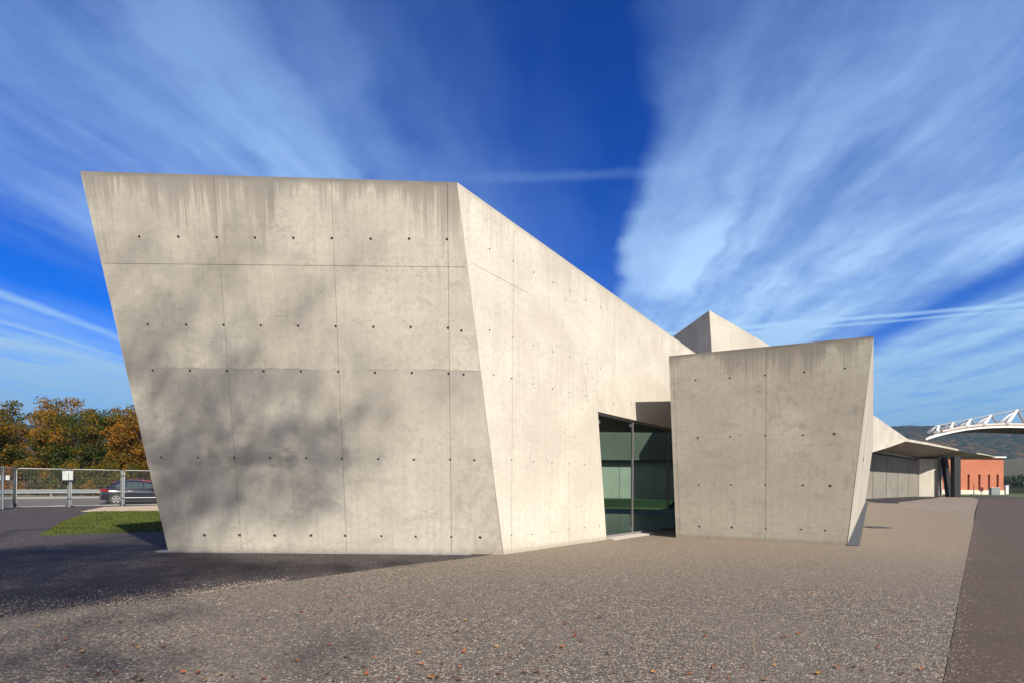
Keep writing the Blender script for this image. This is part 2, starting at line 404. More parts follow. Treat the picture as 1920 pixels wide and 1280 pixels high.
# ------------------------------------------------------------------ materials: ground and vegetation
def mat_gravel():
    m, g, b = new_mat('gravel')
    p = g.n.new('ShaderNodeTexCoord').outputs['Object']
    c1 = g.vor(p, 50.0, 1); f1 = g.vor(p, 50.0, 0)
    v = g.n.new('ShaderNodeSeparateColor'); g.put(v.inputs[0], c1)
    k = v.outputs[0]; k2 = v.outputs[1]
    stone = g.ramp(k, [(0.0, c4(0.030, 0.024, 0.023)), (0.2, c4(0.10, 0.078, 0.060)), (0.5, c4(0.235, 0.182, 0.132)), (0.78, c4(0.385, 0.305, 0.218)), (0.95, c4(0.53, 0.44, 0.335)), (1.0, c4(0.75, 0.68, 0.58))])
    stone = g.mix(g.ss(k2, 0.5, 1.0, 0.0, 0.5), stone, c4(0.23, 0.205, 0.20))
    q2 = g.n.new('ShaderNodeSeparateColor'); g.put(q2.inputs[0], g.vor(p, 25.0, 1))
    stone = g.mix(g.ss(q2.outputs[0], 0.55, 1.0, 0.0, 0.5), stone, c4(0.095, 0.075, 0.062))
    stone = g.mix(g.ss(q2.outputs[1], 0.72, 1.0, 0.0, 0.5), stone, c4(0.42, 0.345, 0.255))
    q3 = g.n.new('ShaderNodeSeparateColor'); g.put(q3.inputs[0], g.vor(p, 13.0, 1))
    stone = g.mix(g.ss(q3.outputs[0], 0.4, 1.0, 0.0, 0.30), stone, c4(0.11, 0.088, 0.072))
    gap = g.ss(f1, 0.28, 0.62)
    stone = g.mix(g.m('MULTIPLY', gap, 0.7), stone, c4(0.045, 0.038, 0.034))
    stone = g.mix(g.ss(g.noise(p, 11.0, 5, 0.7), 0.40, 0.72, 0.0, 0.62), stone, c4(0.085, 0.072, 0.066))
    stone = g.mix(g.ss(g.noise(p, 24.0, 4, 0.7), 0.55, 0.8, 0.0, 0.35), stone, c4(0.42, 0.34, 0.25))
    big = g.noise(p, 0.55, 5, 0.6)
    stone = g.mix(g.ss(big, 0.38, 0.68, 0.0, 0.5), stone, c4(0.14, 0.115, 0.098))
    d = g.sep(p)[1]
    # browner towards the walls, greyer out in the yard
    stone = g.mix(g.ss(d, 6.0, 13.5, 0.0, 0.38), stone, c4(0.30, 0.235, 0.165))
    g.put(b.inputs['Base Color'], stone); b.inputs['Roughness'].default_value = 0.9
    b.inputs['Specular IOR Level'].default_value = 0.3
    h = g.m('ADD', g.m('MULTIPLY', g.m('SUBTRACT', 1.0, f1), 1.0), g.m('ADD', g.m('MULTIPLY', k, 0.5), g.m('MULTIPLY', g.noise(p, 3.0, 4), 0.9)))
    g.put(b.inputs['Normal'], g.bump(h, 0.85, 0.014))
    return m
def mat_asphalt(name, base, pebble=0.3, warm=0.0):
    m, g, b = new_mat(name)
    p = g.n.new('ShaderNodeTexCoord').outputs['Object']
    n1 = g.noise(p, 0.5, 5, 0.6, 0.3); n2 = g.noise(p, 70.0, 3, 0.7)
    col = g.mix(n1, c4(*[x * 0.8 for x in base]), c4(*[x * 1.22 for x in base]))
    col = g.mix(g.ss(n2, 0.38, 0.66, 0.0, 0.8), col, c4(*[x * 1.7 for x in base]))
    col = g.mix(g.ss(g.noise(p, 13.0, 5, 0.75), 0.42, 0.7, 0.0, 0.45), col, c4(*[x * 0.55 for x in base]))
    s = g.n.new('ShaderNodeSeparateColor'); g.put(s.inputs[0], g.vor(p, 55.0, 1))
    loose = g.m('MULTIPLY', g.ss(s.outputs[0], 0.93, 0.95), g.ss(g.noise(p, 1.4, 4), 0.38, 0.6, 0.15, 1.0))
    col = g.mix(g.m('MULTIPLY', loose, pebble * 2.2), col, c4(0.30, 0.26, 0.22))
    st = g.noise(g.xyz(g.m('MULTIPLY', g.sep(p)[0], 0.25), g.m('MULTIPLY', g.sep(p)[1], 2.2), 3.0), 1.0, 4, 0.6)
    col = g.mix(g.ss(st, 0.5, 0.75, 0.0, 0.3), col, c4(*[x * 0.6 for x in base]))
    g.put(b.inputs['Base Color'], col); b.inputs['Roughness'].default_value = 0.85
    b.inputs['Specular IOR Level'].default_value = 0.3
    g.put(b.inputs['Normal'], g.bump(g.m('ADD', n2, g.m('MULTIPLY', loose, 1.0)), 0.5, 0.006))
    return m
def mat_leaf(name, stops, trans=0.25, clump=0.35):
    m, g, b = new_mat(name)
    r = g.n.new('ShaderNodeNewGeometry'); p = g.n.new('ShaderNodeTexCoord').outputs['Object']
    k = g.m('ADD', g.m('MULTIPLY', r.outputs['Random Per Island'], 0.42), g.m('MULTIPLY', g.ss(g.noise(p, clump, 3), 0.3, 0.7), 0.58))
    col = g.ramp(k, stops)
    g.put(b.inputs['Base Color'], col); b.inputs['Roughness'].default_value = 0.6; b.inputs['Specular IOR Level'].default_value = 0.25
    tr_ = g.n.new('ShaderNodeBsdfTranslucent'); g.put(tr_.inputs[0], col)
    mx = g.n.new('ShaderNodeMixShader'); mx.inputs[0].default_value = trans
    out = g.n['Material Output']
    g.l.new(b.outputs[0], mx.inputs[1]); g.l.new(tr_.outputs[0], mx.inputs[2]); g.l.new(mx.outputs[0], out.inputs[0])
    return m


M_gravel = mat_gravel()
M_asph_l = mat_asphalt('asphalt_yard', (0.036, 0.028, 0.027), 0.35)
M_asph_r = mat_asphalt('asphalt_drive', (0.060, 0.042, 0.032), 0.14)
M_road = mat_asphalt('asphalt_road', (0.085, 0.072, 0.066), 0.05)
M_apron = mat_asphalt('concrete_apron', (0.17, 0.135, 0.105), 0.1)
M_grit = mat_asphalt('grit', (0.33, 0.25, 0.17), 0.4)
m_, g_, b_ = new_mat('field_grass')
p_ = g_.n.new('ShaderNodeTexCoord').outputs['Object']
g_.put(b_.inputs['Base Color'], g_.mix(g_.ss(g_.noise(p_, 0.15, 6, 0.6), 0.35, 0.65), c4(0.040, 0.048, 0.012), c4(0.085, 0.075, 0.025)))
b_.inputs['Roughness'].default_value = 0.95
M_field = m_
M_lawn = plain('lawn_soil', (0.040, 0.052, 0.010), 0.95, var=0.3)
M_blade = mat_leaf('grass_blade', [(0.0, c4(0.045, 0.07, 0.006)), (0.5, c4(0.075, 0.10, 0.010)), (1.0, c4(0.14, 0.12, 0.02))], 0.15, 1.2)
AUT = [(0.0, c4(0.018, 0.034, 0.003)), (0.3, c4(0.045, 0.056, 0.004)), (0.46, c4(0.13, 0.088, 0.005)), (0.62, c4(0.23, 0.115, 0.006)), (0.82, c4(0.31, 0.13, 0.007)), (1.0, c4(0.27, 0.08, 0.006))]
M_aut_a = mat_leaf('leaf_autumn_amber', AUT, 0.3)
M_aut_b = mat_leaf('leaf_autumn_green', [(0.0, c4(0.014, 0.032, 0.003)), (0.42, c4(0.036, 0.056, 0.004)), (0.6, c4(0.13, 0.095, 0.006)), (0.8, c4(0.27, 0.12, 0.007)), (1.0, c4(0.30, 0.10, 0.007))], 0.3)
M_aut_c = mat_leaf('leaf_autumn_rust', [(0.0, c4(0.045, 0.042, 0.004)), (0.35, c4(0.16, 0.09, 0.006)), (0.7, c4(0.30, 0.125, 0.007)), (1.0, c4(0.24, 0.075, 0.007))], 0.3)
M_green = mat_leaf('leaf_green', [(0.0, c4(0.02, 0.035, 0.01)), (0.6, c4(0.035, 0.05, 0.012)), (1.0, c4(0.07, 0.06, 0.015))], 0.2)
M_bark = plain('bark', (0.09, 0.07, 0.055), 0.95, var=0.4, scale=9)
M_galv = plain('galvanised_steel', (0.28, 0.30, 0.30), 0.45, 0.35, 0.15)
M_steel_d = plain('dark_post_paint', (0.05, 0.05, 0.055), 0.5)
M_white = plain('white_paint', (0.72, 0.72, 0.70), 0.5, var=0.06)
M_sill = plain('grey_stone_strip', (0.22, 0.225, 0.225), 0.7, var=0.2, scale=14)

# ------------------------------------------------------------------ ground
def sheet(name, pts, z, mat, kind='structure', lab=None, cat=None):
    vs = [(p[0], p[1], z) for p in pts]
    o = mesh_obj(name, vs, [tuple(range(len(vs)))], mat)
    o.data.update()
    if o.data.polygons[0].normal.z < 0: o.data.flip_normals()
    tag(o, kind=kind); return o


D_obl = (gnd(1137, 1011) - gnd(945, 1040)).normalized()
sheet('ground', [(-5000, -600), (5000, -600), (5000, 4000), (-5000, 4000)], -0.030, M_field)
sheet('gravel_yard', [(-40, -40), (6.0, -40), gnd(2500, 1700)[:2] if False else (-2.2, -2.2), gnd(1770, 1280)[:2], gnd(1825, 985)[:2], (33.0, 38.0), (31.0, 46.5), (8.0, 30), (-9, 30), (-30, 22)], 0.0, M_gravel)
# the fence, road and guard rail run at 45 degrees across the view
FD = Vector((0.72, 0.69, 0)).normalized(); FA = gnd(130.5, 950); FN = Vector((-FD.y, FD.x, 0)); RA = Vector((-37.2, 40.0, 0))
# asphalt of the yard on the left: near edge is ragged where loose gravel has spread over it
rnd = random.Random(4)
edge = [gnd(868, 1046.5), gnd(760, 1058), gnd(600, 1080), gnd(420, 1106), gnd(250, 1130), gnd(0, 1152), gnd(-400, 1190)]
rag = []; tot = 0.0
for i in range(len(edge) - 1):
    a, b = edge[i], edge[i + 1]; n = 26
    for k in range(n):
        t = k / n; p = a.lerp(b, t); tot = p.x; amp = 0.01 if i < 2 else 0.05
        w_ = max(0.0, min(1.0, (-3.5 - p.x) / 2.0))
        rag.append((p.x, p.y + rnd.uniform(-amp, amp) + w_ * 0.14 * math.sin(p.x * 2.3) + w_ * 0.08 * math.sin(p.x * 7.0)))
rag.append(tuple(edge[-1][:2]))
sheet('asphalt_yard', rag + [(-46, 6), tuple((FA - FD * 40)[:2]), tuple((FA + FD * 20)[:2]), (-6.5, 29.0), (-6.6, 12.0), (-0.2, 11.35)], 0.004, M_asph_l)
rl0, rl1 = gnd(1770, 1280), gnd(1835, 935); dd = (rl1 - rl0).normalized(); st = rl0 - dd * 14
sheet('asphalt_drive', [st[:2], rl0[:2], gnd(1825, 985)[:2], rl1[:2], (62, 72), (110, 72), (110, 10), (60, -40), (0, -40)], 0.008, M_asph_r)
sheet('concrete_apron', [(31.2, 46.6), gnd(1700, 952)[:2], gnd(1828, 957)[:2], rl1[:2], (64, 73.6), (56, 83), (38, 60)], 0.004, M_apron)
sheet('access_road', [(FA - FD * 80 + FN * 0.5)[:2], (FA + FD * 60 + FN * 0.5)[:2], (RA + FD * 60 - FN * 1.5)[:2], (RA - FD * 80 - FN * 1.5)[:2]], -0.006, M_road)
sheet('grit_verge', [gnd(150, 958.5)[:2], gnd(196, 949.5)[:2], (FA + FD * 7 + FN * 0.4)[:2], (-9.0, 25.6), gnd(172, 959.5)[:2]], 0.010, M_grit)
sheet('verge', [(RA - FD * 80 - FN * 1.2)[:2], (RA + FD * 60 - FN * 1.2)[:2], (RA + FD * 60 + FN * 30)[:2], (RA - FD * 80 + FN * 30)[:2]], -0.012, plain('verge_earth', (0.12, 0.095, 0.05), 0.95, var=0.4, scale=0.8))
kb = MB(); kc = RA - FD * 10 - FN * 1.35; kb.box((kc.x, kc.y, 0.05), (140, 0.3, 0.16), math.atan2(FD.y, FD.x)); tag(kb.build('kerb', M_sill), kind='structure')

lawn_pts = [gnd(75, 1004), gnd(120, 978), gnd(172, 960), gnd(310, 958.5), gnd(330, 960), (-9.2, 16.0, 0), gnd(306, 995), gnd(180, 1000)]
lw = MB(); lw.prism([(p[0], p[1], -0.01) for p in lawn_pts][::-1], [(p[0], p[1], 0.035) for p in lawn_pts][::-1])
lo = lw.build('lawn', M_lawn); tag(lo, kind='structure')
def in_poly(x, y, poly):
    c = False
    for i in range(len(poly)):
        a, b = poly[i], poly[i - 1]
        if (a[1] > y) != (b[1] > y) and x < (b[0] - a[0]) * (y - a[1]) / (b[1] - a[1]) + a[0]: c = not c
    return c
gb = MB(); rnd = random.Random(9)
xs = [p[0] for p in lawn_pts]; ys = [p[1] for p in lawn_pts]
while len(gb.f) < 16000:
    x, y = rnd.uniform(min(xs), max(xs)), rnd.uniform(min(ys), max(ys))
    if not in_poly(x, y, lawn_pts): continue
    a = rnd.uniform(0, 6.28); h = rnd.uniform(0.03, 0.075); w = 0.012
    gb.add([(x - w * math.cos(a), y - w * math.sin(a), 0.03), (x + w * math.cos(a), y + w * math.sin(a), 0.03), (x + rnd.uniform(-.03, .03), y + rnd.uniform(-.03, .03), 0.03 + h)], [(0, 1, 2)])
tag(gb.build('grass', M_blade), kind='stuff')

# ------------------------------------------------------------------ the building
bld = empty('concrete_building', (0, 12, 0))
tag(bld, 'long angular fair-faced concrete building with a sloping leaning prow and a low entrance block', 'building')
inv = Matrix.Translation((0, -12, 0))
def place(o):           # meshes are written in world metres; the Empty stands at (0,12,0)
    o.matrix_parent_inverse = Matrix.Identity(4); o.location = (0, -12, 0); return o

K1 = 0.148
P0 = gnd(630, 1036); n1 = Vector((0, 1, K1))
BR = onp(945, 1040, P0, n1); TR = onp(857, 342, P0, n1); TL = onp(150, 321, P0, n1); BL = onp(317, 1032, P0, n1)
U1 = Vector((1, 0, 0)); V1 = Vector((0, -K1, 1)).normalized(); O1 = Vector((0, P0.y, 0))
def uv1(p): d = p - O1; return (d.dot(U1), d.dot(V1))
rows = [[(261, 444), (334, 444), (406, 445), (478, 446), (550, 446.5), (622, 447), (695, 448), (767, 448), (838, 449)],
        [(277, 608), (349, 609), (419, 609.5), (489, 610.5), (559, 611), (629, 612), (700, 613), (770, 613.5), (840, 615), (865, 620)],
        [(286, 694), (356, 694.5), (425, 695), (494, 695.5), (564, 696), (634, 696.5), (703, 698), (772, 698.5), (841, 700), (869, 701.5)],
        [(302, 857), (371, 857), (439, 857.5), (506, 858), (574, 858.5), (641, 859.5), (709, 860), (776, 861), (844, 861), (889, 862)],
        [(383, 1003, 1.5), (449, 1003, 1.5), (515, 1003.5, 1.5), (583, 1003.5, 1.4), (647, 1004, 1.3), (715, 1004.5, 1.1), (779, 1005, 1.1), (846, 1006), (900, 1007, 1.4)]]
holes = []
for r in rows:
    for h in r:
        q = uv1(onp(h[0], h[1], P0, n1)); holes.append((q[0], q[1], h[2] if len(h) > 2 else 1.05))
rnd = random.Random(2)
for y_ in (486, 507, 548, 600, 646):        # the small nail holes between tie rows
    for k in range(9):
        if rnd.random() < 0.75:
            q = uv1(onp(600 + k * 31 + (y_ - 480) * 0.02, y_ + k * 0.3, P0, n1)); holes.append((q[0], q[1], 0.36))
seams = []
for (x0, y0, x1, y1) in ((400, 333, 453, 1030), (620, 338, 650, 1033), (838.5, 344, 846.5, 1037), (172, 330, 206, 500)):
    a, b = uv1(onp(x0, y0, P0, n1)), uv1(onp(x1, y1, P0, n1)); seams.append((a[0], a[1], b[0], b[1], 0.011))
a, b = uv1(onp(194, 494, P0, n1)), uv1(onp(873, 501, P0, n1)); seams.append((a[0], a[1], b[0], b[1], 0.008))
outl = [uv1(p) for p in (BL - V1 * 0.08, BR - V1 * 0.08, TR, TL)]
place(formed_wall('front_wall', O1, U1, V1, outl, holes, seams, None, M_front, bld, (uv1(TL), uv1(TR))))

# oblique wall with the glass front
Gp = gnd(1137, 1011)
n2 = (TR - BR).cross(Gp - BR).normalized()
if n2.y > 0: n2 = -n2
U2 = Vector((Gp.x - BR.x, Gp.y - BR.y, 0)).normalized(); V2 = -U2.cross(n2) if (-U2.cross(n2)).z > 0 else U2.cross(n2)
V2.normalize()
def uv2(p): d = p - BR; return (d.dot(U2), d.dot(V2))
def pix2(x, y): return uv2(onp(x, y, BR, n2))
TE = onp(1303, 661, BR, n2)
uTR, uTE = uv2(TR), uv2(TE); sl_ = (uTE[1] - uTR[1]) / (uTE[0] - uTR[0])
u_end = 15.2; END_T = (u_end, uTR[1] + sl_ * (u_end - uTR[0]))
dl = pix2(1137, 1008); dtl = pix2(1121, 771); dtr = pix2(1256, 802)
ds = (dtr[1] - dtl[1]) / (dtr[0] - dtl[0]); u_do = 13.2
door = [(dl[0], 0.05), (u_do, 0.05), (u_do, dtl[1] + ds * (u_do - dtl[0])), dtl]
h2 = []
for y_row in ([(959, 1003), (998, 1001), (1035, 996), (1067, 991), (1096, 988), (1124, 985)], [(959, 862), (1000, 865), (1035, 867), (1067, 868), (1097, 870)],
              [(926, 702), (959, 709), (1000, 719), (1036, 728), (1068, 735), (1098, 742), (1125, 750), (1150, 757), (1184, 755), (1215, 762), (1242, 769)],
              [(918, 619), (961, 632), (1000, 647), (1036, 659), (1069, 669), (1099, 681), (1126, 691), (1151, 700)],
              [(918, 467), (962, 490), (1001, 511), (1037, 530), (1069, 547), (1098, 563), (1126, 577)]):
    for (x, y) in y_row:
        q = pix2(x, y); h2.append((q[0], q[1], 0.8))
s2 = []
for (x0, y0, x1, y1) in ((963, 433, 959, 1034), (1152, 560, 1152, 700), (1067, 880, 1067, 1015)):
    a, b = pix2(x0, y0), pix2(x1, y1); s2.append((a[0], a[1], b[0], b[1], 0.009))
a, b = pix2(883, 493), pix2(990, 550); s2.append((a[0], a[1], b[0], b[1], 0.008))
a, b = pix2(1095, 700), pix2(1104, 757); s2.append((a[0], a[1], b[0], b[1], 0.008))
o2 = [(0.0, -0.08), (u_end, -0.08), END_T, uTR]
place(formed_wall('oblique_wall', BR, U2, V2, o2, h2, s2, door, M_obl, bld, (uTR, END_T), 0.024))
END_B3 = BR + U2 * u_end; END_T3 = BR + U2 * END_T[0] + V2 * END_T[1]
N2 = Vector((n2.x, n2.y, 0)).normalized()   # outward

# the reveal of the opening, frame, panes
def d3(u, v, off=0.0): return BR + U2 * u + V2 * v + N2 * off
rv = MB()
for (a, b) in ((door[3], door[0]), (door[3], door[2])):
    rv.add([d3(a[0], a[1]), d3(b[0], b[1]), d3(b[0], b[1], -0.30), d3(a[0], a[1], -0.30)], [(0, 1, 2, 3)])
place(slab('door_reveal', rv.v, M_obl, bld, faces=rv.f))
gf = empty('glass_front'); gf.parent = bld; place(gf)
def bar3(mb, a, b, w, t, off):
    a3, b3 = d3(a[0], a[1], off), d3(b[0], b[1], off); d = (b3 - a3).normalized(); q = d.cross(N2).normalized() * w / 2; r_ = N2 * t / 2
    mb.prism([a3 - q - r_, a3 + q - r_, a3 + q + r_, a3 - q + r_], [b3 - q - r_, b3 + q - r_, b3 + q + r_, b3 - q + r_])
M_frame = plain('door_frame_metal', (0.30, 0.28, 0.28), 0.45, 0.5, 0.1)
fr = MB(); OF = -0.10
mu0, mu1 = pix2(1190, 997), pix2(1190, 792)
topv = lambda u: dtl[1] + ds * (u - dtl[0])
bar3(fr, (dl[0] + 0.03, 0.09), (dtl[0] + 0.03, dtl[1] - 0.03), 0.05, 0.07, OF)
bar3(fr, (dtl[0], dtl[1] - 0.03), (u_do, topv(u_do) - 0.03), 0.06, 0.07, OF)
bar3(fr, (dl[0], 0.085), (u_do, 0.085), 0.06, 0.09, OF)
fr.build('frame', M_frame, gf)
for uu in (mu0[0], mu0[0] + 2.4, mu0[0] + 4.8):
    mb = MB(); bar3(mb, (uu, 0.11), (uu - 0.02, topv(uu) - 0.05), 0.04, 0.06, OF + 0.01); mb.build('mullion', M_frame, gf)
for vv, du in ((topv(mu0[0]) - 0.16, -0.16), (0.22, -0.16), (topv(dtl[0]) - 0.25, -mu0[0] + dtl[0] + 0.14)):
    hg = MB(); hg.box(d3(mu0[0] + du, vv, OF + 0.03), (0.09, 0.05, 0.09), math.atan2(U2.y, U2.x)); hg.build('patch_fitting', plain('fitting_steel', (0.2, 0.2, 0.2), 0.4, 0.6), gf)
th = MB(); bar3(th, (dl[0], 0.03), (mu0[0] + 0.9, 0.03), 0.05, 0.34, 0.05)
th.build('threshold', plain('threshold_stone', (0.42, 0.38, 0.33), 0.7), gf)
# green tinted glass
mg, gg, gb_ = new_mat('green_glass')
gg.n.remove(gb_)
trn = gg.n.new('ShaderNodeBsdfTransparent'); trn.inputs[0].default_value = c4(0.56, 0.86, 0.78)
gls = gg.n.new('ShaderNodeBsdfGlossy'); gls.inputs['Roughness'].default_value = 0.02; gls.inputs[0].default_value = c4(0.8, 0.9, 0.95)
fre = gg.n.new('ShaderNodeFresnel'); fre.inputs[0].default_value = 1.5
mxx = gg.n.new('ShaderNodeMixShader'); gg.l.new(fre.outputs[0], mxx.inputs[0]); gg.l.new(trn.outputs[0], mxx.inputs[1]); gg.l.new(gls.outputs[0], mxx.inputs[2])
gg.l.new(mxx.outputs[0], gg.n['Material Output'].inputs[0])
M_glass = mg
uu = [dl[0] + 0.02, mu0[0], mu0[0] + 2.4, mu0[0] + 4.8, u_do]
for i in range(4):
    a, b = uu[i], uu[i + 1]; ta = a if i else dtl[0] + 0.02
    mb = MB(); q = []
    for off in (OF - 0.006, OF + 0.006):
        q.append([d3(a, 0.10, off), d3(b, 0.10, off), d3(b, topv(b) - 0.05, off), d3(ta, topv(ta) - 0.05, off)])
    mb.add(q[1], [(0, 1, 2, 3)]); mb.build('pane', M_glass, gf)

# entrance block: front leans out, long side wall runs back to the garages
bA, bB = gnd(1268, 1007), gnd(1588, 1022)
U3 = (bB - bA).normalized(); nh = Vector((U3.y, -U3.x, 0)); K3 = 0.14
n3 = Vector((nh.x, nh.y, -K3)); V3_ = Vector((nh.x * K3, nh.y * K3, 1)).normalized()
def uv3(p): d = p - bA; return (d.dot(U3), d.dot(V3_))
def pix3(x, y): return uv3(onp(x, y, bA, n3))
cTL, cTR = onp(1254, 667, bA, n3), onp(1638, 630, bA, n3)
h3 = []
for row in ([(1304, 712), (1368, 708), (1435, 703), (1508, 697), (1584, 690)], [(1308, 820, 1.2), (1369, 818), (1435, 816), (1505, 815), (1564, 813, 1.4)],
            [(1310, 908), (1370, 908), (1435, 908), (1505, 909, 1.2), (1556, 910, 1.6)], [(1311, 986, 1.4), (1372, 988, 1.5), (1435.5, 990), (1502, 992), (1547, 994, 1.2)]):
    for h in row: q = pix3(h[0], h[1]); h3.append((q[0], q[1], h[2] if len(h) > 2 else 1.0))
s3 = []
for (x0, y0, x1, y1, w) in ((1437, 652, 1435, 1012, 0.008), (1262, 670, 1275, 1005, 0.008)):
    a, b = pix3(x0, y0), pix3(x1, y1); s3.append((a[0], a[1], b[0], b[1], w))
place(formed_wall('block_front_wall', bA, U3, V3_, [uv3(p) for p in (bA - V3_ * 0.08, bB - V3_ * 0.08, cTR, cTL)], h3, s3, None, M_box, bld, (uv3(cTL), uv3(cTR))))
sB, sT = gnd(1622, 941.5), at(1637, 834, 46)
far_dir = (sB - bB).normalized()
bL2 = Vector((9.9, 22.8, 0)); cL2 = Vector((9.7, 22.7, 5.0))
def quad_grid(A, B, C, D, nu, nv):
    v = []; f = []
    for j in range(nv + 1):
        for i in range(nu + 1):
            v.append(A.lerp(B, i / nu).lerp(D.lerp(C, i / nu), j / nv))
    for j in range(nv):
        for i in range(nu): k = j * (nu + 1) + i; f.append((k, k + 1, k + nu + 2, k + nu + 1))
    return v, f
dn = Vector((0, 0, -0.08))
v, f = quad_grid(bB + dn, sB + dn, sT, cTR, 24, 6)
o = mesh_obj('long_side_wall', v, f, M_side, bld); wall_uv(o, bB, far_dir, Vector((0, 0, 1)), ((0, cTR.z), ((sB - bB).length, sT.z))); place(o)
kn = MB(); # small timber-like notch low on the side wall
nh4 = Vector((far_dir.y, -far_dir.x, 0))
from mathutils.bvhtree import BVHTree
c_ = BVHTree.FromPolygons(v, f).ray_cast(CAMP, ray(1618.5, 858).normalized())[0] or at(1618.5, 858, 21.0)
kn.tube([c_ - nh4 * 0.1, c_ + nh4 * 0.012], 0.11, 10); place(kn.build('tie_hole_plug', M_hole, bld))
v, f = quad_grid(bL2 + dn, bA + dn, cTL, cL2, 6, 4)
place(slab('block_passage_wall', v, M_box, bld, faces=f))
place(slab('block_roof', [cTL, cTR, sT, Vector((20, 44, 5.0)), cL2], M_far, bld))

# roof and hidden sides of the prow volume
BK = 26.0
kL_b, kL_t = Vector((-5.2, BK, 0)), Vector((-6.6, BK, 5.6))
v, f = quad_grid(kL_b + dn, BL + dn, TL, kL_t, 4, 4)
place(slab('left_wall', v, M_side, bld, faces=f))
place(slab('prow_roof', [TL, TR, END_T3, Vector((12.4, BK, 5.05)), kL_t], M_far, bld, faces=[(0, 1, 4), (1, 2, 4), (2, 3, 4)]))
place(slab('back_wall', [kL_b + dn, Vector((2.2, BK, -0.08)), Vector((2.2, BK, 5.45)), kL_t], M_far, bld))

# inside: dark room behind the glass, court with lawn and sunlit wall beyond it
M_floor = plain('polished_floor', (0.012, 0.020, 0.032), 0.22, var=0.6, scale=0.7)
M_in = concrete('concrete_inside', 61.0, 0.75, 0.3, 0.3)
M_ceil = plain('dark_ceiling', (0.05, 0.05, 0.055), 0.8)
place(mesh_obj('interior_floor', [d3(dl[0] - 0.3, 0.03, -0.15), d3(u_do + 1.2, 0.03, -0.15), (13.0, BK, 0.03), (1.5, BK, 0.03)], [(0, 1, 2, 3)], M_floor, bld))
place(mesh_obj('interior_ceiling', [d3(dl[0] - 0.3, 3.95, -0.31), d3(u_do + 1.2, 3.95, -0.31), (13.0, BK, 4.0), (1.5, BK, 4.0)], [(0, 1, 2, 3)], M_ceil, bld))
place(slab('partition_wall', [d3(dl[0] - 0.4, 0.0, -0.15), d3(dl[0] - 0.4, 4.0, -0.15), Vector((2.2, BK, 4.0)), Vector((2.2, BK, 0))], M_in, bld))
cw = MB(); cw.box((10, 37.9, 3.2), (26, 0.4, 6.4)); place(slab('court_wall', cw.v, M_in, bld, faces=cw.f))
for xx in (5.2, 7.6, 10.0, 12.4):
    cs = MB(); cs.box((xx, 37.69, 1.7), (0.035, 0.03, 2.8)); place(cs.build('court_wall_joint', M_hole, bld))
fw = MB(); fw.box((11.7, 35.4, 4.0), (0.3, 4.6, 8.0)); place(slab('added_shade_fin', fw.v, M_in, bld, faces=fw.f))  # added fin out of sight, casts diagonal shade on the court wall
lg = MB(); lg.box((10, 35.9, 0.22), (22, 3.4, 0.5)); place(lg.build('court_lawn', plain('court_grass', (0.013, 0.027, 0.007), 0.9, var=0.3), bld))
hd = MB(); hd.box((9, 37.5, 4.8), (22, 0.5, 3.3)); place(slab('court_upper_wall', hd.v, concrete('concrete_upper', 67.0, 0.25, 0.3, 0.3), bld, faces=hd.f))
# roof wedge rising behind the block
wa = at(1330, 582, 21.2); wb = at(1338, 662, 21.2); wl = at(1263, 630, 24.6); wr = at(1452, 653, 25.2)
wbb = Vector((wb.x + .1, wb.y, 4.2)); wlb = Vector((wl.x + .1, wl.y, 4.2)); wrb = Vector((wr.x, wr.y, 4.2)); wk = Vector((12.2, 27, 4.6))
place(slab('roof_wedge', [wbb, wlb, wrb, wk, wa, wl, wr], M_far, bld, faces=[(1, 0, 4, 5), (0, 2, 6, 4), (2, 3, 6), (3, 1, 5), (4, 6, 5), (6, 3, 5)]))

# garage range
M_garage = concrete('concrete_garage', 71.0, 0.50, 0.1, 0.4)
gA, gB = Vector((41.0, 60.7, 0)), Vector((57.9, 76.0, 0)); gd = (gB - gA).normalized(); gn = Vector((gd.y, -gd.x, 0)); LG = (gB - gA).length
def gp(t, z, off=0.0): return gA + gd * t + gn * off + Vector((0, 0, z))
def tpx(px):   # distance along the garage line of an image column
    k = (px - HX) / FPX; return (k * gA.y - gA.x) / (gd.x - k * gd.y)
ts = [tpx(x) for x in (1618, 1636.5, 1662, 1683.5, 1703.5, 1722)]
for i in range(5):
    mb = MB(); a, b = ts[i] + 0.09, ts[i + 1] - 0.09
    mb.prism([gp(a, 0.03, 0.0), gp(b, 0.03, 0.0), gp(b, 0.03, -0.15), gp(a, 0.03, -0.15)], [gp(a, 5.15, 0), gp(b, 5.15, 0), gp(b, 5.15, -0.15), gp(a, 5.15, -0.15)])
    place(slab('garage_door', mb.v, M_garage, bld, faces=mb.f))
mb = MB(); mb.prism([gp(ts[0] - 6, -0.05, -0.2), gp(ts[5], -0.05, -0.2), gp(ts[5], -0.05, -12), gp(ts[0] - 6, -0.05, -12)], [gp(ts[0] - 6, 5.4, -0.2), gp(ts[5], 5.4, -0.2), gp(ts[5], 5.4, -12), gp(ts[0] - 6, 5.4, -12)])
place(mb.build('garage_body', plain('dark_recess', (0.06, 0.055, 0.055), 0.9), bld))
e0 = gp(ts[5], 0, 0.1); e1 = Vector((gnd(1768, 930.3).x, gnd(1768, 930.3).y, 0)); e1 = Vector(((1767 - HX) / FPX * 79.0, 79.0, 0))
v = []; cur = []
for i in range(13):
    t = i / 12; p = e0.lerp(e1, t) + gn * (math.sin(t * math.pi) * 0.5); cur.append(p)
bot = cur + [e1 + Vector((-6, 9, 0)), e0 + Vector((-9, 7, 0))]
mb = MB(); mb.prism([p + dn for p in bot], [p + Vector((0, 0, 5.45)) for p in bot])
place(slab('curved_end_wall', mb.v, M_far, bld, faces=mb.f))
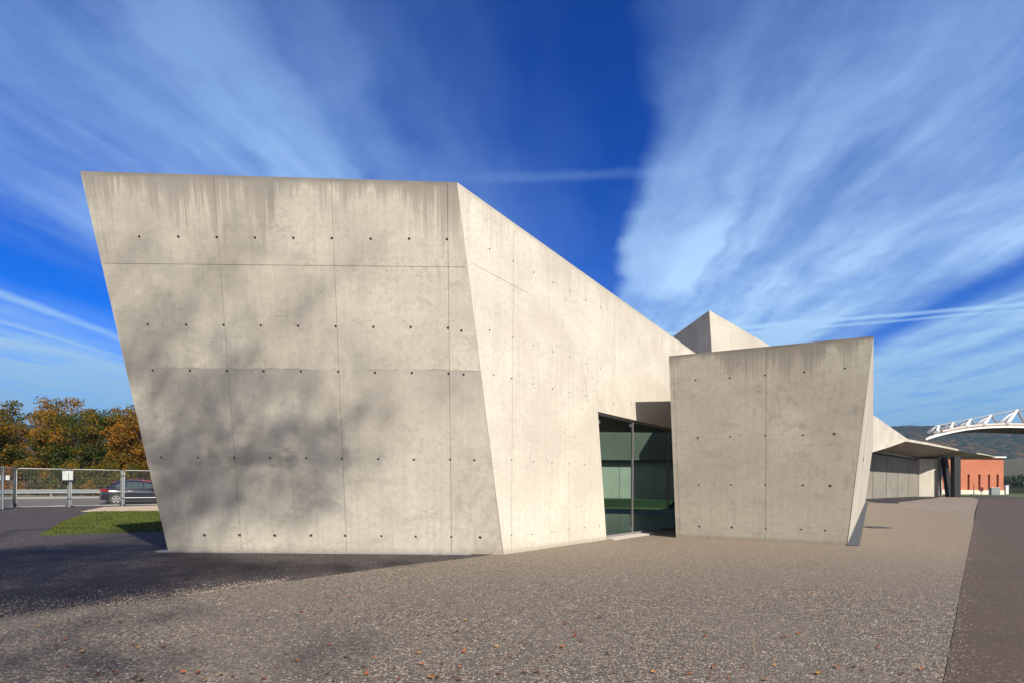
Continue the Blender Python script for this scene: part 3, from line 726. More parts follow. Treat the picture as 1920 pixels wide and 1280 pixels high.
tri0, tri1 = tpx(1630), tpx(1712)
zt0 = at(1637, 771, (gA + gd * tpx(1637)).y).z; zt1 = at(1712, 826, (gA + gd * tri1).y).z
place(slab('upper_gable', [gp(tri0 - 8, 5.3, -0.3), gp(tri1, 5.3, -0.3), gp(tri1, zt1, -0.3), gp(tri0, zt0, -0.3), gp(tri0 - 8, zt0 + 1.2, -0.3), gp(tri0 - 8, 5.3, -6), gp(tri1, 5.3, -6), gp(tri1, zt1, -6), gp(tri0 - 8, zt0 + 1.2, -6)], M_far, bld,
           faces=[(0, 1, 2, 3, 4), (2, 7, 8, 4, 3), (1, 6, 7, 2), (5, 0, 4, 8)]))
# canopy
sheet('garage_forecourt', [(33.0, 45.5), (36.2, 50.0), gp(ts[5] - 9, 0, 3.4)[:2], e1[:2], gp(ts[5], 0)[:2], gp(ts[0] - 2, 0)[:2], (32.2, 47.0)], 0.012, mat_asphalt('forecourt_ground', (0.030, 0.025, 0.025), 0.0))  # darker flat sheet of ground before the garage doors
edge_px = [(1634, 836, 53.0), (1668, 829, 55.0), (1698, 821.5, 56.8), (1740, 829, 63.5), (1780, 837.5, 72.0), (1815, 845, 77.5), (1845, 850, 82.0), (1868, 855.5, 87.0)]
low = [at(*e) for e in edge_px]
thick = [0.62, 0.45, 0.28, 0.26, 0.24, 0.22, 0.16, 0.06]
back = [gp(tpx(1637) - 1, 5.55, -1), gp(tpx(1668), 5.55, -1), gp(tpx(1698), 5.55, -1), gp(tpx(1722), 5.55, -0.6), e0.lerp(e1, 0.4) + Vector((-1, 1, 5.5)), e0.lerp(e1, 0.9) + Vector((0, 1.5, 5.5)), Vector((67.0, 84.5, 5.9)), Vector((77.5, 87.5, 6.1))]
V_ = []; F_ = []
for i in range(8):
    lo_ = low[i] - Vector((0, 0, thick[i])); V_ += [lo_, low[i], back[i] + Vector((0, 0, 0.35)), back[i]]
for i in range(7):
    for k in range(4): F_.append((4 * i + k, 4 * i + 4 + k, 4 * i + 4 + (k + 1) % 4, 4 * i + (k + 1) % 4))
F_ += [(0, 1, 2, 3), (31, 30, 29, 28)]
place(slab('canopy', V_, concrete('concrete_canopy', 83.0, 1.1, 0.1, 0.2), bld, faces=F_))
# flight of thin black columns
M_col = plain('black_steel', (0.022, 0.020, 0.026), 0.5)
for (xa, xb, ya, xc, xd, yb, Y) in ((1770, 1777, 857, 1780, 1788, 931, 77.0), (1789.5, 1801.5, 856, 1790, 1801.5, 931, 75.0)):
    mb = MB(); t0, t1, b0, b1 = at(xa, ya, Y), at(xb, ya, Y), at(xc, yb, Y), at(xd, yb, Y)
    for q in (t0, t1): q.z = 5.75
    for q in (b0, b1): q.z = -0.05
    w = Vector((0.25, 1.0, 0))
    mb.prism([b0, b1, b1 + w, b0 + w], [t0, t1, t1 + w, t0 + w]); place(mb.build('column', M_col, bld))

# stone strips at the foot of the walls (ground fittings)
s = MB(); a = gnd(283, 1036.5); b = gnd(880, 1043.5); s.box(((a.x + b.x) / 2, (BR.y - 0.03), 0.012), (b.x - a.x, 0.24, 0.03))
tag(s.build('drain_strip', M_sill), 'long grey stone strip lying along the foot of the leaning front wall', 'drain strip')
s = MB(); p = [gnd(1588, 1022.5), gnd(1611, 1023), gnd(1627, 943), gnd(1623, 941)]
s.prism([(q.x, q.y, -0.01) for q in p], [(q.x, q.y, 0.03) for q in p])
tag(s.build('edge_strip', plain('slate_strip', (0.045, 0.05, 0.058), 0.75, var=0.25, scale=10)), 'dark slate strip running along the foot of the long side wall', 'edging strip')
s = empty('drain_cover', gnd(1645, 988.5)); tag(s, 'small flat dark metal drain cover let into the gravel beside the side wall', 'drain cover')
c = MB(); c.box((0, 0, 0.008), (0.72, 0.50, 0.024)); c.build('frame', M_steel_d, s)
c = MB()
for k in range(8): c.box((-0.28 + 0.08 * k, 0, 0.026), (0.04, 0.42, 0.012))
c.build('grating', plain('iron', (0.09, 0.09, 0.10), 0.5, 0.4), s)

# ------------------------------------------------------------------ brick hall
m, g, b = new_mat('red_brick')
p = g.n.new('ShaderNodeTexCoord').outputs['Object']; X_, Y_, Z_ = g.sep(p)
br = g.n.new('ShaderNodeTexBrick'); g.put(br.inputs['Vector'], g.xyz(g.m('ADD', X_, Y_), Z_, 0)); br.inputs['Scale'].default_value = 1.0
br.inputs['Brick Width'].default_value = 0.5; br.inputs['Row Height'].default_value = 0.16; br.inputs['Mortar Size'].default_value = 0.02
br.inputs['Color1'].default_value = c4(0.44, 0.125, 0.055); br.inputs['Color2'].default_value = c4(0.56, 0.175, 0.08); br.inputs['Mortar'].default_value = c4(0.34, 0.16, 0.11)
g.put(b.inputs['Base Color'], g.mix(g.ss(g.noise(p, 0.4, 4), 0.35, 0.7, 0, 0.35), br.outputs[0], c4(0.36, 0.11, 0.065))); b.inputs['Roughness'].default_value = 0.85
M_brick = m
YB = 104.0
def xb(px): return (px - HX) / FPX * YB
def zb(py): return EYE + (911.8 - py) / FPX * YB
hall = empty('brick_hall', (xb(1825), YB, 0)); tag(hall, 'red brick hall with narrow slit windows, white plinth and white roof edge', 'building')
L = lambda px: xb(px) - xb(1825)
x0, x1 = L(1762), L(1881.5); zt = zb(857.5); zp = zb(918)
slits = [(1775, 884), (1816, 887), (1836.3, 889), (1854.5, 890), (1870.5, 891.5)]
xs_ = sorted(sum([[L(x) - 0.21, L(x) + 0.21] for x, _ in slits], [x0, x1])); z_b, z_t = zb(917.5), zb(888.5)
mb = MB()
for i in range(len(xs_) - 1):
    a, b2 = xs_[i], xs_[i + 1]
    if i % 2 == 0: mb.add([(a, 0, zp), (b2, 0, zp), (b2, 0, zt), (a, 0, zt)], [(0, 1, 2, 3)])
    else:
        mb.add([(a, 0, z_t), (b2, 0, z_t), (b2, 0, zt), (a, 0, zt)], [(0, 1, 2, 3)])
        mb.add([(a, 0, zp), (a, 0, z_t), (a, .5, z_t), (a, .5, zp)], [(0, 1, 2, 3)]); mb.add([(b2, 0, zp), (b2, 0, z_t), (b2, .5, z_t), (b2, .5, zp)], [(0, 3, 2, 1)])
mb.add([(x1, 0, zp), (x1, 26, zp), (x1, 26, zt), (x1, 0, zt)], [(0, 1, 2, 3)])
mb.add([(x0, 0, zp), (x0, 26, zp), (x0, 26, zt), (x0, 0, zt)], [(3, 2, 1, 0)])
mb.add([(x0, 26, zp), (x1, 26, zp), (x1, 26, zt), (x0, 26, zt)], [(3, 2, 1, 0)])
mb.build('wall', M_brick, hall)
for x, _ in slits:
    mb = MB(); mb.box((L(x), 0.4, (z_b + z_t) / 2), (0.42, 0.05, z_t - z_b)); mb.build('window', plain('dark_window', (0.16, 0.06, 0.035), 0.3), hall)
mb = MB(); mb.box(((x0 + x1) / 2, 12.9, zp / 2), (x1 - x0 + 0.12, 26.1, zp)); mb.build('plinth', plain('plinth_render', (0.62, 0.58, 0.48), 0.8), hall)
mb = MB(); mb.box(((x0 + x1) / 2, 12.9, zt + 0.14), (x1 - x0 + 0.4, 26.5, 0.28)); mb.build('roof', M_white, hall)

# small things in front of and beside the hall
def post_at(px, py, Y): return Vector(((px - HX) / FPX * Y, Y, 0))
s = empty('utility_box', post_at(1864.5, 925, 98)); tag(s, 'pale grey utility cabinet standing on the grass before the brick hall', 'cabinet')
mb = MB(); mb.box((0, 0, 0.72), (1.55, 0.6, 1.25)); mb.build('cabinet', M_galv, s)
mb = MB(); mb.box((0, 0, 1.37), (1.65, 0.7, 0.06)); mb.build('lid', M_white, s)
mb = MB(); mb.box((0, 0, 0.05), (1.4, 0.5, 0.12)); mb.build('base', M_sill, s)
s = empty('information_sign', post_at(1840, 925, 98)); tag(s, 'low dark red round sign on a short post before the brick hall', 'sign')
mb = MB(); mb.tube([(0, 0, 0), (0, 0, 0.9)], 0.05); mb.build('post', M_steel_d, s)
mb = MB(); mb.tube([(0, -0.05, 1.05), (0, 0.02, 1.05)], 0.42, 20); mb.build('panel', plain('dark_red_enamel', (0.13, 0.02, 0.025), 0.4), s)
s = empty('slim_post', post_at(1826, 927, 92)); tag(s, 'slim dark post with a wider foot standing before the brick hall', 'post')
mb = MB(); mb.tube([(0, 0, 0.1), (0, 0, 1.9)], 0.07, 8, 0.04); mb.build('shaft', M_bark, s)
mb = MB(); mb.box((0, 0, 0.1), (0.9, 0.4, 0.2)); mb.build('base', M_bark, s)
s = empty('service_kiosk', post_at(1885.5, 921, 112)); tag(s, 'narrow white kiosk standing right of the brick hall by the hedge', 'kiosk')
mb = MB(); mb.box((0, 0, 0.95), (0.55, 0.8, 1.9)); mb.build('body', M_white, s)
mb = MB(); mb.box((0, 0, 1.93), (0.7, 0.95, 0.06)); mb.build('roof', M_sill, s)
sheet('grass_strip', [(62.0, 74.5), (150, 74.5), (150, 103.9), (60, 103.9), (58, 84)], 0.012, plain('mown_grass', (0.055, 0.065, 0.012), 0.95, var=0.3, scale=0.6))
sheet('far_lane', [(66.0, 76.0), (150, 78.0), (150, 84.0), (66.0, 80.0)], 0.016, M_road)

def leaves(mb, pts_r, n, size, rnd, flat=0.5):
    """leaf clumps: n small bent faces spread through balls (centre, radius)"""
    tot = sum(r ** 2 for _, r in pts_r)
    for c, r in pts_r:
        k = int(n * r * r / tot)
        for _ in range(k):
            d = Vector((rnd.gauss(0, 1), rnd.gauss(0, 1), rnd.gauss(0, 1))).normalized() * r * (rnd.random() ** 0.45)
            d.z *= 0.8
            p = c + d; s = size * rnd.uniform(0.6, 1.35)
            a = Vector((rnd.gauss(0, 1), rnd.gauss(0, 1), rnd.gauss(0, 1) * flat)).normalized(); b = a.orthogonal().normalized()
            q = Matrix.Rotation(rnd.uniform(0, 6.28), 3, a); b = q @ b
            t = a.cross(b)
            mb.add([p - b * s * 0.5, p + t * s * 0.3, p + b * s * 0.6 + a * s * 0.12, p - t * s * 0.3], [(0, 1, 2, 3)])


hr = empty('hedge', (115.5, 122, 0)); tag(hr, 'clipped dark green hedge behind the grass right of the brick hall', 'hedge')
mb = MB(); mb.box((6, 0, 0.65), (26, 1.6, 1.2)); mb.build('foliage', plain('hedge_green', (0.012, 0.02, 0.008), 0.95, var=0.5, scale=3), hr)
mb = MB(); rnd = random.Random(5); leaves(mb, [(Vector((-6.6 + i * 0.9, -0.2, 0.75)), 0.85) for i in range(28)], 5000, 0.2, rnd); mb.build('leaf_surface', M_green, hr)

# ------------------------------------------------------------------ arched white truss canopy in the distance
YA = 72.0
brd = empty('arched_bridge', (68.5, YA, 0)); tag(brd, 'white arched canopy bridge with a row of slanting struts above its deck', 'bridge')
def bp(px, py, off=0.0): p = at(px, py, YA) - Vector((68.5, YA, 0)); p.y += off; return p
fas = [(1737, 823), (1752, 818), (1770, 813.2), (1790, 808.6), (1812, 804.6), (1836, 801.8), (1862, 800.2), (1890, 799.5), (1920, 800.0), (1950, 801.5), (1990, 806), (2040, 815), (2090, 827)]
Vd = []; Fd = []; So = []
for i, (x, y) in enumerate(fas):
    t = bp(x, y - 2.2); bt = bp(x, y + 1.2); w = 5.0 * min(1.0, 0.04 + i * 0.13)
    Vd += [bt, t, t + Vector((0, w, 0)), bt + Vector((0, w, 0)), bt + Vector((0, w / 2, -0.10 * w))]; So += [bt + Vector((0, 0.06, -0.02)), bt + Vector((0, w / 2, -0.10 * w - 0.03)), bt + Vector((0, w - 0.03, -0.02))]
n = len(fas)
for i in range(n - 1):
    for k in range(5): Fd.append((5 * i + k, 5 * i + 5 + k, 5 * i + 5 + (k + 1) % 5, 5 * i + (k + 1) % 5))
Fd += [tuple(range(5))[::-1], tuple(range(5 * n - 5, 5 * n))]
mesh_obj('deck', Vd, Fd, M_white, brd)
mesh_obj('soffit', So, [(3 * i + k, 3 * i + 3 + k, 3 * i + 4 + k, 3 * i + 1 + k) for i in range(n - 1) for k in range(2)], plain('soffit_shade', (0.10, 0.07, 0.065), 0.8), brd)  # dark underside sheet, shade below the deck put into its colour
for off in (0.3, 1.9):
    gr = MB()
    for i in range(2, n - 1):
        a, b = bp(fas[i][0], fas[i][1] - 5.5), bp(fas[i + 1][0], fas[i + 1][1] - 5.5)
        gr.tube([a + Vector((0, off, 0)), b + Vector((0, off, 0))], 0.16, 6)
        for k in range(5):
            q = a.lerp(b, k / 5); gr.tube([q + Vector((0, off, -0.3)), q + Vector((0, off, 0.05))], 0.05, 4)
    gr.build('deck_rail', bpy.data.materials.get('buff_rail') or plain('buff_rail', (0.50, 0.42, 0.36), 0.6), brd)
ap = [(1772, 795.5), (1800, 790), (1833, 783.5), (1872, 775.5), (1922, 766), (1975, 763)]
ft = [(1760, 808), (1785, 803), (1814, 799), (1847, 796), (1890, 795), (1940, 796)]
ft2 = [(1781, 804), (1808, 800), (1845, 796), (1888, 795), (1938, 796), (1995, 800)]
ch = MB()
for i in range(len(ap) - 1): ch.tube([bp(*ap[i], 1.1), bp(*ap[i + 1], 1.1)], 0.085, 6)
ch.tube([bp(*ap[0], 1.1), bp(1757, 808, 1.1)], 0.06, 6); ch.tube([bp(*ap[-1], 1.1), bp(2085, 824, 1.1)], 0.085, 6)
ch.build('top_rod', plain('grey_rod', (0.22, 0.2, 0.2), 0.5), brd)
for i in range(len(ap)):
    for off in (0.3, 1.9):
        mb = MB(); mb.tube([bp(*ft[i], off), bp(*ft[i], off).lerp(bp(*ap[i], 1.1), 0.5), bp(*ap[i], 1.1)], 0.24 + 0.02 * i, 8, 0.12); mb.build('strut', M_white, brd, True)
    mb = MB(); mb.tube([bp(*ap[i], 1.1), bp(*ft2[i], 1.1)], 0.10 + 0.01 * i, 6); mb.build('tie', plain('tie_grey', (0.30, 0.28, 0.28), 0.5) if i == 0 else bpy.data.materials['tie_grey'], brd)
for x in (2085, 2070):
    mb = MB(); q = bp(x, 826, 2.5); mb.tube([(q.x, q.y, -0.1), (q.x, q.y, q.z + 0.1)], 0.35, 12); mb.build('pier', M_galv, brd)

# ------------------------------------------------------------------ hills
def hill(name, y0, y1, x0, x1, nx, ny, hfun, mat):
    v = []; f = []
    for j in range(ny + 1):
        for i in range(nx + 1):
            x = x0 + (x1 - x0) * i / nx; y = y0 + (y1 - y0) * j / ny
            v.append((x, y, hfun(x, y, j / ny)))
    for j in range(ny):
        for i in range(nx): k = j * (nx + 1) + i; f.append((k, k + 1, k + nx + 2, k + nx + 1))
    o = mesh_obj(name, v, f, mat, None, True); tag(o, kind='structure'); return o
m, g, b = new_mat('forest_hill')
p = g.n.new('ShaderNodeTexCoord').outputs['Object']
q = g.n.new('ShaderNodeSeparateColor'); g.put(q.inputs[0], g.vor(p, 0.085, 1))
col = g.ramp(g.m('ADD', g.m('MULTIPLY', q.outputs[0], 0.45), g.m('MULTIPLY', g.noise(p, 0.007, 5), 0.6)), [(0.0, c4(0.010, 0.022, 0.014)), (0.45, c4(0.020, 0.032, 0.018)), (0.6, c4(0.042, 0.036, 0.022)), (0.75, c4(0.085, 0.05, 0.022)), (0.95, c4(0.15, 0.08, 0.025))])
g.put(b.inputs['Base Color'], col); b.inputs['Roughness'].default_value = 1.0; b.inputs['Specular IOR Level'].default_value = 0.0
g.put(b.inputs['Normal'], g.bump(g.m('SUBTRACT', 1.0, g.vor(p, 0.085, 0)), 1.0, 8.0))
M_forest = m
def hf(x, y, t):
    r = mnoise.fractal(Vector((x * 0.0011, y * 0.0011, 0.3)), 0.6, 2.0, 5)
    n = mnoise.noise(Vector((x * 0.05, y * 0.05, 0))) * 5
    top = 148 + (x - 1000) * 0.006
    s = min(1.0, max(0.0, (t) / 0.85)); s = s * s * (3 - 2 * s)
    return -3 + s * (top + r * 16 * s) + n * min(1, t * 6)
hill('forested_hills', 560, 1500, -2600, 3600, 420, 70, hf, M_forest)
m, g, b = new_mat('vineyard_slope')
p = g.n.new('ShaderNodeTexCoord').outputs['Object']
w = g.n.new('ShaderNodeTexWave'); g.put(w.inputs['Vector'], p); w.inputs['Scale'].default_value = 0.12; w.inputs['Distortion'].default_value = 1.5
g.put(b.inputs['Base Color'], g.mix(g.m('ADD', g.m('MULTIPLY', w.outputs[1], 0.4), g.m('MULTIPLY', g.noise(p, 0.02, 5), 0.6)), c4(0.04, 0.042, 0.018), c4(0.10, 0.078, 0.035))); b.inputs['Roughness'].default_value = 1.0
def vf(x, y, t):
    e = max(0.0, 1 - ((x - 600) / 190.0) ** 2) * max(0.0, math.sin(min(1.0, t) * math.pi / 2 * 1.3))
    return -3 + 42 * e ** 0.8 + mnoise.noise(Vector((x * .02, y * .02, 1))) * 1.5
hill('vineyard_hill', 380, 560, 380, 840, 60, 20, vf, m)
# far-off wood at the foot of the slope
mb = MB(); rnd = random.Random(21); bl = []
for i in range(70):
    x = 150 + i * 5.2 + rnd.uniform(-3, 3); y = 250 + rnd.uniform(-18, 25); r = rnd.uniform(2.5, 4.6)
    bl += [(Vector((x, y, r * 0.75)), r), (Vector((x + rnd.uniform(-2, 2), y, r * 1.3)), r * 0.7)]
leaves(mb, bl, 22000, 0.9, rnd)
tag(mb.build('distant_wood', M_green), kind='stuff')

# ------------------------------------------------------------------ trees
def tree(loc, height, width, mat, label, seed, n=13000, leaf=0.19, base=0.12, sparse=0.0, group='autumn trees beyond the road'):
    height *= 0.87; rnd = random.Random(seed); t = empty('autumn_tree', loc); tag(t, label, 'tree', group)
    tk = MB(); pts = [Vector((0, 0, -0.1))]
    for i in range(1, 6): pts.append(Vector((rnd.uniform(-.12, .12) * i, rnd.uniform(-.12, .12) * i, height * 0.85 * i / 5)))
    tk.tube(pts, 0.02 * height + 0.03, 8, 0.03)
    bl = []
    for i in range(22):
        h = height * (base + 0.06 + (0.92 - base) * (i + rnd.random()) / 22); prof = math.sin(min(1.0, (h / height - base * 0.5)) * math.pi * 0.86) ** 0.7
        a = i * 2.4 + rnd.uniform(-.5, .5); rr = width * 0.5 * prof * rnd.uniform(0.45, 1.0)
        j = min(4, int(h / (height * 0.85) * 5)); st_ = pts[max(0, j - 1)] if j else pts[1]
        e = Vector((math.cos(a) * rr, math.sin(a) * rr, h))
        mid = st_.lerp(e, 0.5) + Vector((0, 0, -0.2)); tk.tube([st_, mid, e], 0.010 * height * 0.5, 5, 0.012)
        bl.append((e, width * rnd.uniform(0.13, 0.22)))
        for k in range(3):
            e2 = e + Vector((rnd.uniform(-1, 1), rnd.uniform(-1, 1), rnd.uniform(-.2, 1.0))) * width * 0.16
            tk.tube([e.lerp(mid, 0.3), e2], 0.02, 4, 0.008)
            if rnd.random() > sparse: bl.append((e2, width * rnd.uniform(0.07, 0.13)))
    tk.build('trunk', M_bark, t)
    mb = MB(); leaves(mb, bl, n, leaf, rnd); mb.build('crown', mat, t)
    return t
def tp(px, Y): return ((px - HX) / FPX * Y, Y, 0)
tree(tp(-45, 50), 8.2, 6.5, M_aut_b, 'half-visible olive and orange tree at the left edge of the photo', 1)
tree(tp(8, 58), 8.0, 6.0, M_aut_a, 'amber tree behind the leftmost fence panel, lower than its neighbours', 2)
tree(tp(66, 52), 9.8, 6.2, M_aut_a, 'tall thinning amber tree with bare top twigs, second from the left', 3, n=9500, sparse=0.35)
tree(tp(118, 60), 10.8, 6.4, M_aut_c, 'sparse rust tree with a ragged top, middle of the row', 4, n=9500, sparse=0.3)
tree(tp(168, 52), 8.9, 6.6, M_aut_b, 'green and orange tree with a dense crown, left of the parked cars', 5, n=15000)
tree(tp(222, 56), 9.6, 6.6, M_aut_b, 'dense dark green and orange tree rising behind the parked cars', 6, n=15000)
tree(tp(272, 51), 8.8, 6.0, M_aut_c, 'orange brown tree touching the left edge of the concrete wall', 7, n=14000)
tree(tp(318, 55), 9.0, 6.0, M_aut_a, 'amber tree mostly hidden behind the concrete wall', 8)
# scrub under the trees
for i, (px, Y, h, lab) in enumerate(((0, 48.5, 2.6, 'low brown scrub behind the guard rail at the left edge'), (55, 49, 2.9, 'brown and amber bush behind the guard rail, left part of the fence'),
        (108, 48.5, 2.7, 'low dark bush behind the guard rail beneath the sparse tree'), (158, 49, 3.1, 'dark green bush behind the guard rail just left of the car'),
        (208, 48.5, 2.8, 'shaded bush rising behind the dark hatchback'), (258, 49, 3.0, 'amber bush behind the red car beside the concrete wall'))):
    t = empty('bush', tp(px, Y)); tag(t, lab, 'bush', 'bushes behind the guard rail'); rnd = random.Random(50 + i)
    sm = MB(); bl = []
    for k in range(14):
        e = Vector((rnd.uniform(-1.7, 1.7), rnd.uniform(-.8, .8), rnd.uniform(0.3, h))); sm.tube([(e.x * .3, e.y * .3, -.05), e], 0.03, 4, 0.01); bl.append((e, rnd.uniform(0.5, 0.85)))
    sm.build('stems', M_bark, t); mb = MB(); leaves(mb, bl, 3600, 0.16, rnd); mb.build('foliage', (M_aut_c, M_aut_a, M_aut_b, M_aut_b, M_aut_b, M_aut_a)[i], t)

# tall tree behind the photographer: its thin crown dapples the prow and the yard
def shade_tree():
    t = empty('tall_yard_tree', (5.0, -14.5, 0)); tag(t, 'tall thinly leaved tree standing in the yard opposite the concrete prow', 'tree')
    rnd = random.Random(77); base = Vector((5.0, -14.5, 0)); bl = []
    tk = MB(); top = Vector((2.5, -2.0, 24.0)); trunk = [Vector((0, 0, -0.2)), Vector((0.3, 0.2, 6)), Vector((0.0, 0.8, 12)), Vector((-.6, 1.4, 18)), Vector((-1.0, 1.8, 24)), Vector((-1.2, 2.0, 30))]
    tk.tube(trunk, 0.36, 10, 0.05)
    wallp = lambda px, py: onp(px, py, P0, n1)
    targets = []
    for (px, py, r) in ((300, 620, 1.5), (280, 800, 1.7), (420, 880, 1.6), (500, 680, 1.2), (580, 840, 1.2), (560, 900, 1.3)): targets.append((wallp(px, py), r, 0.17))
    for (px, py, r) in SHADE_WALL: targets.append((wallp(px, py), r * 1.1, 0.16))
    for (px, py, r) in SHADE_GROUND: targets.append((gnd(px, py), r, 1.0 if py < 1135 else 0.5))
    for (P, r, w) in targets:
        s_ = 36.0 + rnd.uniform(-4, 4) - (1.5 if P.z < 0.1 else 0)
        c = P + SUN * s_ - base
        bl.append((c, r, w))
        j = min(range(1, 6), key=lambda k: (trunk[k] - c).length + (3 if trunk[k].z > c.z else 0))
        tk.tube([trunk[j], trunk[j].lerp(c, 0.5) + Vector((0, 0, .5)), c], 0.03, 5, 0.008)
    tk.build('trunk', M_bark, t)
    mb = MB()
    for c, r, w in bl:
        leaves(mb, [(c, r)], int(r * r * 300 * w * 1.6), 0.135, rnd)
    mb.build('crown', M_aut_a, t)
SHADE_WALL = [(250, 640, 1.0), (330, 580, .9), (300, 760, 1.1), (350, 860, 1.1), (280, 930, .9), (400, 940, 1.0), (440, 650, .6), (560, 560, .6),
              (520, 860, 1.0), (600, 790, .9), (640, 890, .8), (480, 760, .8), (700, 480, .5), (690, 760, .6), (470, 430, .6), (560, 930, .7), (220, 500, .8), (700, 850, .55), (430, 510, .7), (400, 780, .9), (330, 880, .9), (560, 800, .7)]
SHADE_GROUND = [(60, 1080, 1.3), (180, 1085, 1.3), (300, 1075, 1.1), (420, 1065, .9), (520, 1065, .8), (120, 1115, 1.0), (250, 1105, .9), (20, 1130, .9), (100, 1050, 1.5), (230, 1035, 1.3), (300, 1040, 1.1), (380, 1050, .8),
                (30, 1040, 1.5), (640, 1062, .5), (740, 1055, .4), (640, 1200, .4), (600, 1240, .4), (150, 1240, .7), (60, 1190, .7), (280, 1260, .5), (160, 1030, 1.0), (-60, 1060, 1.8), (200, 1170, .6), (330, 1150, .4), (30, 1260, .7)]
shade_tree()

# ------------------------------------------------------------------ fence, signs, rail
def fence_panel(p0, p1, label):
    d = p1 - p0; L_ = d.length; t = empty('mesh_fence', p0, math.atan2(d.y, d.x)); tag(t, label, 'fence', 'mesh fence panels along the road')
    w = 0.07; H_ = 2.0; zb_ = 0.07
    f = MB(); f.tube([(w + .12, 0, zb_), (L_ - w - .12, 0, zb_), (L_ - w - .03, 0, zb_ + .03), (L_ - w, 0, zb_ + .12), (L_ - w, 0, H_ - .12), (L_ - w - .03, 0, H_ - .03), (L_ - w - .12, 0, H_), (w + .12, 0, H_), (w + .03, 0, H_ - .03), (w, 0, H_ - .12), (w, 0, zb_ + .12), (w + .03, 0, zb_ + .03), (w + .12, 0, zb_)], 0.027, 6)
    f.build('frame', M_galv, t, True)
    m_ = MB(); k = int(L_ / 0.055)
    for i in range(1, k): x = w + (L_ - 2 * w) * i / k; m_.box((x, 0, (H_ + zb_) / 2), (0.0035, 0.0035, H_ - zb_))
    for z in (0.35, 0.75, 1.15, 1.55): m_.box((L_ / 2, 0.006, z), (L_ - 2 * w, 0.004, 0.004))
    m_.build('wire_mesh', plain('fence_wire', (0.22, 0.23, 0.23), 0.5, 0.3) if 'fence_wire' not in bpy.data.materials else bpy.data.materials['fence_wire'], t)
    for z in (0.45, 1.7):
        c = MB(); c.box((0.0, 0.0, z), (0.16, 0.09, 0.06)); c.build('clamp', M_steel_d, t)
    return t
YF = 29.3
def on_fence(px):
    k = (px - HX) / FPX; t = (k * FA.y - FA.x) / (FD.x - k * FD.y); return FA + FD * t
fx = [on_fence(x) for x in (27, 130.5, 230, 331)]
fl = gnd(-62, 966)
fence_panel(fl, fx[0], 'galvanised mesh fence panel left of the thick dark post, running off the photo')
fence_panel(fx[0], fx[1], 'galvanised mesh fence panel between the dark post and the two white plates')
fence_panel(fx[1], fx[2], 'galvanised mesh fence panel in front of the rear wheel of the car')
fence_panel(fx[2], fx[3], 'galvanised mesh fence panel meeting the concrete wall, in front of the car door')
for p, r, m_, lab, h in ((fx[0], 0.065, M_steel_d, 'thick dark fence post at the bend of the fence', 2.02), (fx[1], 0.042, M_galv, 'pale fence post behind the pair of white plates', 2.0), (fx[2], 0.042, M_galv, 'pale fence post in front of the dark hatchback', 2.0),
                   (fx[0].lerp(fl, 0.30), 0.05, M_galv, 'pale fence post nearest the left edge of the photo', 2.02)):
    t = empty('fence_post', p); tag(t, lab, 'post')
    mb = MB(); mb.tube([(0, 0, -0.1), (0, 0, h)], r, 10); mb.build('pole', m_, t, False)
    mb = MB(); mb.tube([(0, 0, h), (0, 0, h + 0.025)], r + 0.01, 10); mb.build('cap', m_, t)
def plate(px, py, w, h, Y, label):
    t = empty('notice_plate', at(px, py, Y)); tag(t, label, 'sign'); t.rotation_euler = (0, 0, math.atan2(FD.y, FD.x))
    mb = MB(); mb.box((0, 0, 0), (w, 0.012, h)); mb.build('plate', bpy.data.materials.get('plate_enamel') or plain('plate_enamel', (0.42, 0.44, 0.43), 0.5, var=0.15), t)
plate(122.5, 890.5, 0.24, 0.48, fx[1].y - 0.35, 'white notice plate on the fence, left one of the pair')
plate(132.5, 890.5, 0.19, 0.48, fx[1].y - 0.08, 'narrower white notice plate on the fence, right one of the pair')
plate(6.5, 894.5, 0.42, 0.22, 25.3, 'small wide white plate on the fence at the left edge')

gr_ = empty('guard_rail', RA, math.atan2(FD.y, FD.x)); tag(gr_, 'grey steel guard rail along the far side of the road', 'guard rail')
mb = MB()
prof = [(0, .42), (-.05, .46), (-.05, .52), (0, .56), (0, .60), (-.05, .64), (-.05, .70), (0, .74)]
for i in range(len(prof) - 1):
    (a0, z0), (a1, z1) = prof[i], prof[i + 1]; mb.add([(-60, a0, z0 - .08), (52, a0, z0 - .08), (52, a1, z1 - .08), (-60, a1, z1 - .08)], [(0, 1, 2, 3)])
mb.build('rail', M_galv, gr_)
for i in range(29):
    mb = MB(); mb.box((-58 + i * 4.0, 0.09, 0.28), (0.10, 0.14, 0.68)); mb.build('rail_post', M_galv, gr_)

# ------------------------------------------------------------------ cars
def paint(name, col):
    m, g, b = new_mat(name); p = g.n.new('ShaderNodeTexCoord').outputs['Object']
    g.put(b.inputs['Base Color'], g.mix(g.noise(p, 3, 3), c4(*[x * 0.85 for x in col]), c4(*[x * 1.1 for x in col])))
    b.inputs['Roughness'].default_value = 0.22; b.inputs['Coat Weight'].default_value = 0.3; b.inputs['Coat Roughness'].default_value = 0.04; return m
M_glass_car = plain('car_glass', (0.03, 0.045, 0.05), 0.05, 0.0, 0.1); M_tyre = plain('tyre_rubber', (0.02, 0.02, 0.02), 0.8); M_alloy = plain('alloy', (0.62, 0.62, 0.62), 0.3, 0.8)
M_tail = plain('tail_lamp_red', (0.20, 0.004, 0.006), 0.2); M_trim = plain('black_trim', (0.015, 0.015, 0.018), 0.5); M_lamp = plain('clear_lamp', (0.7, 0.72, 0.72), 0.15)
